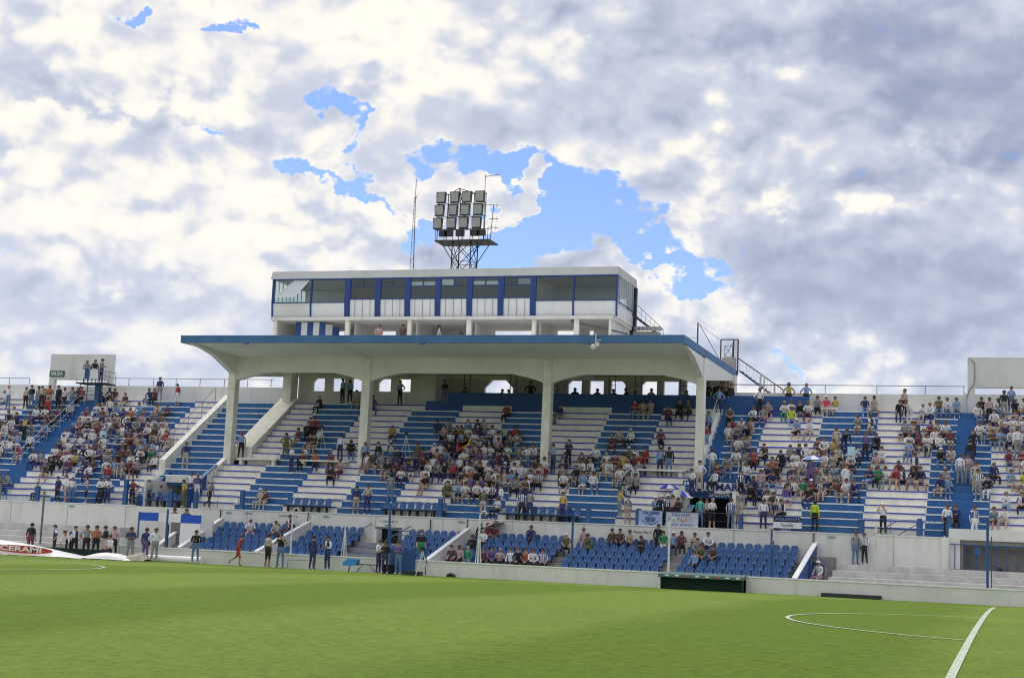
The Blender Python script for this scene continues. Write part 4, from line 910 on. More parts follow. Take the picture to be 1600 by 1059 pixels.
def tripod(x, y, z, h, lb, m=STEELW, head=True, s=.35):
    th = thing('camera_tripod', lb, 'tripod', (x, y, z), group='camera tripods')
    for a in (90, 210, 330): sub(MB().tube((x+s*math.cos(R_(a+25)), y+s*math.sin(R_(a+25)), z), (x, y, z+h), .02, m), 'leg', th)
    if head: sub(MB().box(x-.07, x+.07, y-.16, y+.12, z+h, z+h+.15, BLACK), 'camera', th)
tripod(-28.15, 71.0, -.04, 1.25, 'white camera tripod at the touchline by the man in a vest')
tripod(-34.15, 87, 13.24, 1.55, 'tripod standing on the canopy roof in front of the press box'); tripod(-32.9, 87.6, 13.24, 1.2, 'small low tripod further right on the canopy roof', s=.5)
tripod(-41.6, RY(8)+.25, RZ(8), 1.3, 'tripod on the terrace beside the man in khaki'); tripod(-35.6, RY(9)+.3, RZ(9), 1.35, 'tripod on the covered terrace right of the second pillar')
tripod(-38.9, RY(8)+.25, RZ(8), 1.3, 'tripod on the terrace left of the second pillar')
bbx = MB().box(-29.1, -28.2, 70.9, 71.3, -.04, .14, BLACK).build('equipment_case'); tag(bbx, 'flat black equipment case behind the white tripod', 'case')
bbx = MB().box(-30.4, -29.9, 71.2, 71.6, -.04, .42, BLACK).build('equipment_bag'); tag(bbx, 'black bag on the grass beside the man in a white jacket', 'bag')
gt = thing('blue_pitch_gate', 'blue mesh gate frame at the touchline below the doorway', 'gate', (-29.6, 71.9, 0))
k = MB(); k.path([(-30.3, 71.9, 0), (-30.3, 71.9, 2.15), (-28.3, 71.9, 2.1), (-28.3, 71.9, 0)], .03, STEELB); k.tube((-30.3, 71.9, 1.9), (-28.3, 71.9, 1.88), .02, STEELB); sub(k, 'frame', gt)
k = MB(); k.box(-30.25, -28.9, 71.88, 71.92, .0, 1.2, STEELB); sub(k, 'mesh_leaf', gt)
# ---- banners
bn = thing('supporters_banner', 'long navy and white banner reading JUAN MAR over the right tunnel', 'banner', (-15.9, 84.3, 5.1))
k = MB(); n = 12
for q in range(n):
    x0 = -17.9+q*.15; x1 = x0+.15; k.face([(x0, 84.3-.03*(q % 2), 4.98), (x1, 84.3-.03*((q+1) % 2), 4.98), (x1, 84.3-.03*((q+1) % 2), 5.66), (x0, 84.3-.03*(q % 2), 5.66)], CLOTHB)
sub(k, 'navy_half', bn); k = MB()
zl = [5.0, 4.98, 4.97, 4.97, 4.99, 5.02, 5.06, 5.05, 5.03, 5.05, 5.1]
for q in range(10):
    x0 = -16.1+q*.16; x1 = x0+.16; k.face([(x0, 84.28, zl[q]), (x1, 84.28, zl[q+1]), (x1, 84.28, 5.62-q*.008), (x0, 84.28, 5.63-q*.008)], CLOTHW)
sub(k, 'white_half', bn)
text('JUAN', 'lettering', bn, .62, -17.0, 84.22, 5.33, WHITET, bold=.018, sx=1.12); text('MAR', 'lettering', bn, .52, -15.4, 84.24, 5.33, NAVYT, bold=.018, sx=1.2)
bn = thing('supporters_banner', 'pale blue banner with TALLERES and a striped crest on the walkway rail', 'banner', (-18.75, 80.2, 3.4))
k = MB(); k.box(-19.4, -18.1, 80.19, 80.21, 2.98, 3.80, CLOTHL); sub(k, 'cloth', bn)
text('TALLERES', 'lettering', bn, .2, -18.75, 80.18, 3.68, NAVYT, sx=1.1, bold=.006)
k = MB()
for q in range(6): k.box(-18.97+q*.08, -18.93+q*.08, 80.17, 80.185, 3.22, 3.42, NAVYT)
k.path([(-19.02, 80.18, 3.44), (-18.48, 80.18, 3.44), (-18.48, 80.18, 3.3), (-18.75, 80.18, 3.14), (-19.02, 80.18, 3.3), (-19.02, 80.18, 3.44)], .012, NAVYT)
k.path([(-19.2, 80.18, 3.28), (-19.0, 80.18, 3.12), (-18.75, 80.18, 3.07), (-18.5, 80.18, 3.12), (-18.3, 80.18, 3.28)], .02, NAVYT)
k.path([(-18.9, 80.18, 3.5), (-18.75, 80.18, 3.58), (-18.6, 80.18, 3.5)], .012, NAVYT); sub(k, 'crest', bn)
bn = thing('supporters_banner', 'white banner with red and blue lettering reading UNA PASION by the right tunnel', 'banner', (-17, 80.2, 3.4))
NAVYB = mat('faded_blue_lettering', (.10, .14, .38), .8)
k = MB(); k.box(-17.9, -16.15, 80.19, 80.21, 2.95, 3.76, mat('greyish_banner_cloth', (.50, .53, .62), .8, var=.35, scale=4)); sub(k, 'cloth', bn)
text('TALLERES', 'lettering', bn, .22, -17.1, 80.18, 3.64, NAVYB, sx=1.1); text('VAMOS', 'lettering', bn, .18, -17.5, 80.18, 3.38, NAVYB)
text('UNA PASION', 'lettering', bn, .18, -17.02, 80.18, 3.10, NAVYB, sx=1.2)
k = MB(); k.box(-17.05, -16.78, 80.17, 80.185, 3.28, 3.46, VINR); sub(k, 'red_patch', bn); text('TE', 'lettering', bn, .2, -16.92, 80.16, 3.37, WHITET, bold=.006)
bn = thing('supporters_banner', 'navy banner reading AGUANTE and CERO with a white Taurids strip on the right rail', 'banner', (-11.45, 80.2, 3.4))
k = MB(); k.box(-12.15, -10.7, 80.19, 80.21, 2.96, 3.72, CLOTHN); sub(k, 'cloth', bn); k = MB(); k.box(-12.15, -10.68, 80.17, 80.185, 3.14, 3.46, CLOTHW); sub(k, 'white_strip', bn)
text('AGUANTE', 'lettering', bn, .19, -11.4, 80.17, 3.60, CLOTHL, sx=1.5); text('Taurids', 'lettering', bn, .22, -11.45, 80.15, 3.3, NAVYT); text('CERO', 'lettering', bn, .14, -11.5, 80.17, 3.05, CLOTHL, sx=1.5)
bf = MB()
for q in range(6): bf.face([(-17.75+q*.09, 82.6+.04*(q % 2), 3.3+q*.16), (-17.4+q*.1, 82.6+.04*(q % 2), 3.3+q*.16), (-17.3+q*.1, 82.6+.04*((q+1) % 2), 3.46+q*.16), (-17.66+q*.09, 82.6+.04*((q+1) % 2), 3.46+q*.16)], CLOTHL if q % 3 else CLOTHW)
tag(bf.build('hanging_flag'), 'pale blue flag hanging left of the right tunnel mouth', 'flag')
# ---- umbrellas
def umbrella(x, y, z, r, lb, ca, cb, tilt=0., rz=0.):
    th = thing('umbrella', lb, 'umbrella', (x, y, z-.9), group='open umbrellas'); n = 8
    k = MB()
    for q in range(n):
        a0, a1 = 2*math.pi*q/n, 2*math.pi*(q+1)/n; prev = None
        for s_ in range(5):
            u0, u1 = s_/5, (s_+1)/5; h = lambda u: .42*r*(1-u**1.8)
            P_ = [(x+r*u*math.cos(a), y+r*u*math.sin(a), z+h(u)+tilt*r*u*math.cos(a)) for u in (u0, u1) for a in (a0, a1)]
            k.face([P_[0], P_[1], P_[3], P_[2]] if s_ else [P_[0], P_[3], P_[2]], ca if q % 2 else cb)
    sub(k, 'canopy', th); sub(MB().tube((x, y, z-.75), (x, y, z+.42*r+.07), .012, DARKST), 'shaft', th)
UB = mat('royal_blue_nylon', (.05, .06, .50), .6); UW = mat('white_nylon', (.72, .73, .75), .6); UP_ = mat('pinkish_nylon', (.48, .38, .36), .7)
umbrella(-18.45, 83.2, 5.1, .62, 'blue and white umbrella, left one of the pair by the banners', UB, UW); umbrella(-17.55, 82.4, 4.75, .64, 'blue and white umbrella, lower right one of the pair by the banners', UW, UB, -.25)
umbrella(-10.75, 84.6, 7.0, .62, 'blue and white umbrella in the middle of the right crowd', mat('soft_blue_nylon', (.17, .24, .55), .6), UW); umbrella(-27.35, 79.6, 2.7, .55, 'dull pink umbrella at the back row of the blue seats', UP_, mat('dark_nylon', (.12, .10, .11), .7), .3)
tag(MB().box(-8.95, -8.55, 85.5, 85.7, 7.35, 7.85, mat('pale_cyan_card', (.42, .62, .72), .5)).build('cool_box'), 'pale blue box carried by a vendor in the right crowd', 'box')
tag(MB().box(-57.35, -56.95, 86.0, 86.2, 7.4, 7.85, bpy.data.materials['pale_cyan_card']).build('cool_box'), 'pale blue box carried by a vendor in the left crowd', 'box')
yf = MB()
for q in range(7): yf.face([(-31.9+q*.1, 85.1, 7.0+q*.05+(0 if q < 3 else .08)), (-31.78+q*.1, 85.1, 7.05+q*.06), (-31.7+q*.12, 85.1, 7.5+q*.05), (-31.9+q*.1, 85.1, 7.45+q*.04)], VINR if q < 3 else mat('yellow_cloth_%d' % q, (.65, .45, .03) if q > 4 else (.6, .2, .03), .7))
tag(yf.build('waved_flag'), 'red and yellow flag held up in the middle crowd', 'flag')
for x, y, z, lb in ((-10.5, 71.6, 0, ''),): pass

# ================================================================ people
SK = [mat('skin_tone_light', (.50, .31, .23), .6), mat('skin_tone_tan', (.38, .22, .15), .6), mat('skin_tone_brown', (.27, .15, .10), .6)]
CC = {'w': ('white', (.74, .74, .76)), 'k': ('black', (.022, .022, .026)), 'n': ('navy', (.035, .045, .14)), 'b': ('light blue', (.24, .36, .58)), 'r': ('red', (.34, .05, .055)), 'm': ('maroon', (.17, .05, .07)),
      'g': ('grey', (.27, .28, .29)), 'o': ('orange', (.45, .16, .08)), 'y': ('yellow', (.50, .38, .12)), 'G': ('green', (.035, .26, .12)), 't': ('beige', (.48, .42, .34)), 'p': ('pink', (.50, .34, .35)),
      'v': ('purple', (.14, .10, .26)), 'l': ('lime yellow', (.50, .62, .05)), 'd': ('dark brown', (.10, .07, .06)), 'c': ('olive', (.14, .14, .07)), 'a': ('turquoise', (.08, .42, .36)), 'R': ('pink', (.62, .10, .16)),
      'j': ('blue jean', (.13, .20, .34)), 'z': ('', None), 'Z': ('', None), 's': ('grey', (.3, .3, .3))}
CM = {}
for c, (nm, col) in CC.items():
    if col: CM[c] = mat(nm.replace(' ', '_')+'_cloth_'+('b' if c == 'R' else 'a'), col, .85, var=.3, scale=9)
def striped(name, a, b_, f):
    m = bpy.data.materials.new(name); m.use_nodes = True; t = m.node_tree; bs = t.nodes['Principled BSDF']; bs.inputs['Roughness'].default_value = .85
    tcn = t.nodes.new('ShaderNodeTexCoord'); sp = t.nodes.new('ShaderNodeSeparateXYZ'); t.links.new(tcn.outputs['Object'], sp.inputs[0])
    q = t.nodes.new('ShaderNodeMath'); q.operation = 'MULTIPLY'; t.links.new(sp.outputs[0], q.inputs[0]); q.inputs[1].default_value = f
    s_ = t.nodes.new('ShaderNodeMath'); s_.operation = 'SINE'; t.links.new(q.outputs[0], s_.inputs[0])
    g_ = t.nodes.new('ShaderNodeMath'); g_.operation = 'GREATER_THAN'; t.links.new(s_.outputs[0], g_.inputs[0]); g_.inputs[1].default_value = 0
    mx = t.nodes.new('ShaderNodeMix'); mx.data_type = 'RGBA'; t.links.new(g_.outputs[0], mx.inputs[0]); mx.inputs[6].default_value = (*a, 1); mx.inputs[7].default_value = (*b_, 1); t.links.new(mx.outputs[2], bs.inputs['Base Color'])
    return m
CM['z'] = striped('blue_white_stripes', (.03, .04, .17), (.68, .68, .69), 62); CM['Z'] = striped('white_navy_panel', (.66, .66, .68), (.03, .035, .12), 21)
SHIRT = {c: CC[c][0]+' shirt' for c in CC if CC[c][1]}; SHIRT['z'] = 'blue and white striped shirt'; SHIRT['Z'] = 'white and navy top'
HAIRM = [mat('dark_hair', (.02, .015, .012), .6), mat('brown_hair', (.06, .035, .02), .6), mat('grey_hair', (.25, .24, .23), .7), mat('fair_hair', (.28, .17, .07), .6)]
EYE = mat('eye_dark', (.02, .015, .01), .3); SHOE = [mat('dark_shoe', (.03, .028, .026), .6), mat('white_shoe', (.5, .5, .5), .6)]

def limbs(pose):
    """joint positions, radii and the clothing zone of every bone"""
    J = {}
    sit = pose in ('sitA', 'sitB', 'sitC', 'lean', 'low')
    lean = {'lean': .20, 'sitB': .08, 'bend': .55}.get(pose, 0.)
    if sit:
        J['pel'] = (0, .27, .13); J['bel'] = (0, .27-.10*lean, .30); J['che'] = (0, .27-lean*.9, .50); J['sho'] = (0, .26-lean*1.25, .66)
        hz, hx = .13, .09
        J['hipL'] = (-hx, .22, .10); J['hipR'] = (hx, .22, .10)
        kx = {'sitA': .15, 'sitB': .20, 'sitC': .12, 'lean': .19, 'low': .16}[pose]
        J['kneL'] = (-kx, -.17, .13); J['kneR'] = (kx, -.17, .13)
        J['ankL'] = (-kx+.02, -.19, -.31); J['ankR'] = (kx-.01, -.22, -.31)
    elif pose == 'bend':
        J['pel'] = (0, .10, .90); J['bel'] = (0, -.02, 1.03); J['che'] = (0, -.22, 1.12); J['sho'] = (0, -.38, 1.15)
        J['hipL'] = (-.09, .1, .84); J['hipR'] = (.09, .1, .84); J['kneL'] = (-.11, .03, .48); J['kneR'] = (.11, .03, .48); J['ankL'] = (-.11, .06, .09); J['ankR'] = (.11, .06, .09)
    else:
        J['pel'] = (0, 0, .94); J['bel'] = (0, 0, 1.10); J['che'] = (0, -.01, 1.28); J['sho'] = (0, .01, 1.43)
        J['hipL'] = (-.09, 0, .87); J['hipR'] = (.09, 0, .87)
        if pose == 'walk':
            J['che'] = (0, -.08, 1.26); J['sho'] = (0, -.13, 1.40); J['kneL'] = (-.09, -.14, .50); J['kneR'] = (.09, .10, .50); J['ankL'] = (-.09, -.12, .09); J['ankR'] = (.09, .44, .28)
        else:
            J['kneL'] = (-.12, -.01, .49); J['kneR'] = (.12, -.01, .49); J['ankL'] = (-.14, .03, .09); J['ankR'] = (.14, .03, .09)
    for s_ in 'LR':
        a = Vector(J['ank'+s_]); J['toe'+s_] = tuple(a+Vector((0, -.15, -.045)))
        if pose == 'walk' and s_ == 'R': J['toeR'] = tuple(a+Vector((0, .02, -.15)))
    S = Vector(J['sho']); fwd = Vector((0, -1, 0)); C_ = Vector(J['che'])
    nk = Vector((0, -.03-lean*.10, .075)); J['nec'] = tuple(S+nk)
    hd = Vector((0, -.05-lean*.12, .095 if pose != 'bend' else .03)); J['hlo'] = tuple(Vector(J['nec'])+Vector((0, -.015, .045)))
    J['hmi'] = tuple(Vector(J['hlo'])+Vector((0, -.012-lean*.03, .075))); J['hto'] = tuple(Vector(J['hmi'])+Vector((0, .012, .075)))
    for s_, sg in (('L', -1), ('R', 1)):
        sh = S+Vector((sg*.18, .0, -.035)); J['ash'+s_] = tuple(sh)
        if sit:
            kn = Vector(J['kne'+s_])
            if pose in ('sitA', 'low'): el = sh+Vector((sg*.05, -.06, -.25)); ha = Vector((kn.x*.9, kn.y+.10, kn.z+.11))
            elif pose == 'sitB': el = sh+Vector((sg*.06, -.16, -.22)); ha = Vector((sg*.03, kn.y+.04, kn.z+.14))
            elif pose == 'lean': el = Vector((kn.x, kn.y+.13, kn.z+.13)); ha = Vector((sg*.03, kn.y-.08, kn.z+.14))
            else: el = sh+Vector((sg*.06, -.08, -.23)); ha = sh+Vector((-sg*.12, -.24, -.20))
        elif pose == 'standA' or (pose == 'walk' and sg < 0): el = sh+Vector((sg*.05, .02, -.28)); ha = el+Vector((sg*.0, -.06, -.25))
        elif pose == 'walk': el = sh+Vector((sg*.06, .1, -.26)); ha = el+Vector((-.02*sg, -.12, -.20))
        elif pose == 'standB': el = sh+Vector((sg*.17, .06, -.24)); ha = el+Vector((-sg*.15, -.08, -.15))
        elif pose == 'standC': el = sh+Vector((sg*.05, -.04, -.27)); ha = el+Vector((-sg*.18, -.20, .06))
        elif pose == 'photo': el = sh+Vector((sg*.10, -.16, -.18)); ha = Vector((sg*.06, sh.y-.28, 1.56))
        elif pose == 'point': el = sh+Vector((sg*.05, .02, -.28)) if sg < 0 else sh+Vector((.2, -.12, -.1)); ha = el+(Vector((0, -.06, -.25)) if sg < 0 else Vector((.14, -.18, .04)))
        elif pose == 'bend': el = sh+Vector((sg*.03, -.05, -.26)); ha = el+Vector((0, -.06, -.22))
        J['elb'+s_] = tuple(el); d = (ha-el).normalized(); J['wri'+s_] = tuple(ha); J['han'+s_] = tuple(ha+d*.075)
    return J
RAD = {'pel': .135, 'bel': .12, 'che': .14, 'sho': .105, 'nec': .052, 'hlo': .068, 'hmi': .094, 'hto': .062, 'hip': .09, 'kne': .062, 'ank': .042, 'toe': .038, 'ash': .062, 'elb': .045, 'wri': .031, 'han': .036}
BON = [('pel', 'bel', 'T'), ('bel', 'che', 'T'), ('che', 'sho', 'T'), ('sho', 'nec', 'N'), ('nec', 'hlo', 'H'), ('hlo', 'hmi', 'H'), ('hmi', 'hto', 'H')]
for s_ in 'LR':
    BON += [('pel', 'hip'+s_, 'P'), ('hip'+s_, 'kne'+s_, 'P'), ('kne'+s_, 'ank'+s_, 'L'), ('ank'+s_, 'toe'+s_, 'F'), ('sho', 'ash'+s_, 'T'), ('ash'+s_, 'elb'+s_, 'U'), ('elb'+s_, 'wri'+s_, 'A'), ('wri'+s_, 'han'+s_, 'D')]
ZI = {'H': 0, 'N': 0, 'D': 0, 'T': 1, 'U': 1, 'A': 2, 'P': 3, 'L': 4, 'F': 5}
def segd(p, a, b_):
    ab = b_-a; t = max(0, min(1, (p-a).dot(ab)/max(ab.length_squared, 1e-9))); return (p-a-ab*t).length
def make_body(pose):
    J = limbs(pose); names = list(J); idx = {n: i for i, n in enumerate(names)}
    me = bpy.data.meshes.new('sk'); me.from_pydata([J[n] for n in names], [(idx[a], idx[b_]) for a, b_, _ in BON], [])
    o = bpy.data.objects.new('sk', me); COL.objects.link(o)
    o.modifiers.new('s', 'SKIN'); sv = me.skin_vertices[0].data
    for n, i in idx.items():
        r = RAD[n[:3]]; sv[i].radius = (r, r*(1.0 if n[:3] not in ('pel', 'bel', 'che', 'sho') else .78)); sv[i].use_root = n == 'pel'
    ss = o.modifiers.new('ss', 'SUBSURF'); ss.levels = 1; ss.render_levels = 1
    dg = bpy.context.evaluated_depsgraph_get(); b = bpy.data.meshes.new_from_object(o.evaluated_get(dg)); bpy.data.objects.remove(o)
    b.name = 'person_'+pose; b.materials.clear()
    for m in (SK[0], CM['w'], SK[0], CM['k'], CM['k'], SHOE[0], EYE): b.materials.append(m)
    V3 = {n: Vector(p) for n, p in J.items()}
    zone = []
    for p in b.polygons:
        c = p.center; best = min(BON, key=lambda e: segd(c, V3[e[0]], V3[e[1]])-RAD[e[0][:3]]*.5)
        z = ZI[best[2]]
        if best[2] == 'T' and best[0] == 'pel' and segd(c, V3['pel'], V3['pel']) < .17: z = 3
        zone.append(z)
    # torso a little wider than deep
    sx_ = V3['sho']
    b.polygons.foreach_set('material_index', zone); b.polygons.foreach_set('use_smooth', [True]*len(b.polygons))
    bm = bmesh.new(); bm.from_mesh(b)
    for v in bm.verts:      # widen the chest and belly, keep heads and limbs
        d = min(segd(v.co, V3['pel'], V3['che']), segd(v.co, V3['che'], V3['sho']))
        if d < .17 and abs(v.co.x) < .16: v.co.x *= 1.22
    def addbox(c, ax, l, w_, mi):
        a = ax.normalized(); u = a.orthogonal().normalized(); v_ = a.cross(u); vs = []
        for t_, ww in ((0, w_), (l, w_*.75)):
            for q in ((-1, -1), (1, -1), (1, 1), (-1, 1)): vs.append(bm.verts.new(c+a*t_+u*q[0]*ww+v_*q[1]*ww))
        for f in ((0, 1, 2, 3), (7, 6, 5, 4), (0, 4, 5, 1), (1, 5, 6, 2), (2, 6, 7, 3), (3, 7, 4, 0)):
            fc = bm.faces.new([vs[i] for i in f]); fc.material_index = mi
    for s_, sg in (('L', -1), ('R', 1)):     # five fingers on each hand
        h = V3['han'+s_]; d = (h-V3['wri'+s_]).normalized(); side = d.cross(Vector((0, 1, 0)) if abs(d.y) < .8 else Vector((0, 0, 1))).normalized(); curl = d.cross(side)
        for q, l in enumerate((.062, .072, .067, .052)):
            st_ = h+side*(q-1.5)*.017+d*.012; addbox(st_, (d*1.+curl*.35*sg), l*.55, .0075, 0); addbox(st_+(d+curl*.35*sg).normalized()*l*.55, (d*.6+curl*.8*sg), l*.45, .0065, 0)
        addbox(h-d*.02+side*.03*sg, (d*.5+side*sg*.8), .05, .0085, 0)
    hm = V3['hmi']; ft_ = (V3['hmi']-V3['hlo']); fdir = Vector((0, -1, 0))
    addbox(hm+Vector((0, -.085, -.005)), Vector((0, -.55, -.8)), .035, .010, 0)           # nose
    for sg in (-1, 1):
        addbox(hm+Vector((sg*.034, -.088, .018)), Vector((0, -1, 0)), .006, .009, 6)       # eyes
        addbox(hm+Vector((sg*.090, .0, -.012)), Vector((sg, .2, 0)), .014, .020, 0)         # ears
    addbox(hm+Vector((0, -.083, -.046)), Vector((0, -1, 0)), .005, .012, 6)                # mouth
    bm.to_mesh(b); bm.free()
    return b, hm
def hair_mesh(kind):
    bm = bmesh.new(); bmesh.ops.create_uvsphere(bm, u_segments=12, v_segments=8, radius=1)
    for v in list(bm.verts):
        x, y, z = v.co
        v.co = (x*.104, y*.116+.008, z*.110+.022)
    cut = {'short': lambda c: c.z < .012 and c.y < .03 or c.z < -.045, 'long': lambda c: c.z < .02 and c.y < .02, 'cap': lambda c: c.z < .028}[kind]
    bmesh.ops.delete(bm, geom=[f for f in bm.faces if cut(f.calc_center_median())], context='FACES')
    if kind == 'long':
        for v in bm.verts:
            if v.co.z < -.03: v.co.z = -.03-(abs(v.co.z)-.03)*1.0-.09; v.co.y += .02
    if kind == 'cap':
        vs = [bm.verts.new(p) for p in ((-.07, -.10, .035), (.07, -.10, .035), (.055, -.18, .025), (-.055, -.18, .025))]; bm.faces.new(vs)
    me = bpy.data.meshes.new('hair_'+kind); bm.to_mesh(me); bm.free(); me.polygons.foreach_set('use_smooth', [True]*len(me.polygons)); me.materials.append(HAIRM[0]); return me
POSES = {p: make_body(p) for p in ('sitA', 'sitB', 'sitC', 'lean', 'low', 'standA', 'standB', 'standC', 'walk', 'photo', 'point', 'bend')}
HAIR = {h: hair_mesh(h) for h in ('short', 'long', 'cap')}
PK = {'s': ('sitA', 'sitB', 'sitC'), 'l': ('lean',), 'S': ('standA', 'standB', 'standC', 'standA'), 'B': ('standA', 'standC'), 'w': ('walk',), 'b': ('bend',), 'P': ('photo',), 'i': ('low',)}
PT = {'s': 'seated', 'l': 'seated leaning', 'S': 'standing', 'B': 'standing back turned', 'w': 'walking', 'b': 'bending over', 'P': 'standing photographing', 'i': 'sitting low'}
BT = {'T': ('t', 'beige shorts'), 'K': ('k', 'black shorts'), 'W': ('w', 'white shorts'), 'M': ('m', 'maroon shorts'), 'B': ('b', 'light blue shorts'), 'R': ('r', 'red shorts')}
prnd = random.Random(5)
def person_spec(code):
    pose, sh, bt = code[0], code[1], code[2]
    if sh not in CM: sh = 'g'
    shorts = bt in BT
    bc, bn_ = BT[bt] if shorts else (bt if bt in CM and bt != 'z' else 'k', None)
    if not bn_: bn_ = 'blue jeans' if bc == 'j' else CC[bc][0]+' trousers'
    skin = SK[prnd.choices((0, 1, 2), (3, 5, 3))[0]]; longs = prnd.random() < .35 or sh in 'kn' and prnd.random() < .5
    mats_ = [skin, CM[sh], CM[sh] if longs else skin, CM[bc], skin if shorts else CM[bc], prnd.choice(SHOE), EYE]
    hk = prnd.choices(('short', 'long', 'cap'), (6, 1.6, 1.2))[0]; hm = prnd.choices(HAIRM, (6, 4, 1.2, .5))[0]; hl = ''
    if hk == 'cap': cc = prnd.choice('wwknrb'); hm = CM[cc]; hl = CC[cc][0]+' cap'
    pn = prnd.choice(PK[pose]); face = 0
    if pose == 'B': face = math.pi+prnd.uniform(-.5, .5)
    elif pose in 'Sb': face = prnd.uniform(-.9, .9)
    elif pose == 'w': face = R_(75)
    else: face = prnd.uniform(-.5, .5)
    sc_ = prnd.uniform(.93, 1.04) if pose in 'sliS' else prnd.uniform(.97, 1.03)
    return pn, mats_, hk, hm, face, sc_, SHIRT[sh], bn_, hl, PT[pose]
def add_person(x, y, z, code, label, group, spec=None, face=None, height=None):
    pn, mats_, hk, hm, f_, sc_, *_ = spec or person_spec(code)
    if face is not None: f_ = face
    if height: sc_ = height
    me, hc = POSES[pn]; o = bpy.data.objects.new('person', me); COL.objects.link(o); o.location = (x, y, z); o.rotation_euler.z = f_; o.scale = (sc_*1.06, sc_*1.05, sc_*.98)
    for i, m in enumerate(mats_): o.material_slots[i].link = 'OBJECT'; o.material_slots[i].material = m
    h = bpy.data.objects.new('cap' if hk == 'cap' else 'hair', HAIR[hk]); COL.objects.link(h); h.parent = o; h.location = hc
    h.material_slots[0].link = 'OBJECT'; h.material_slots[0].material = hm
    tag(o, label, 'person', group); return o
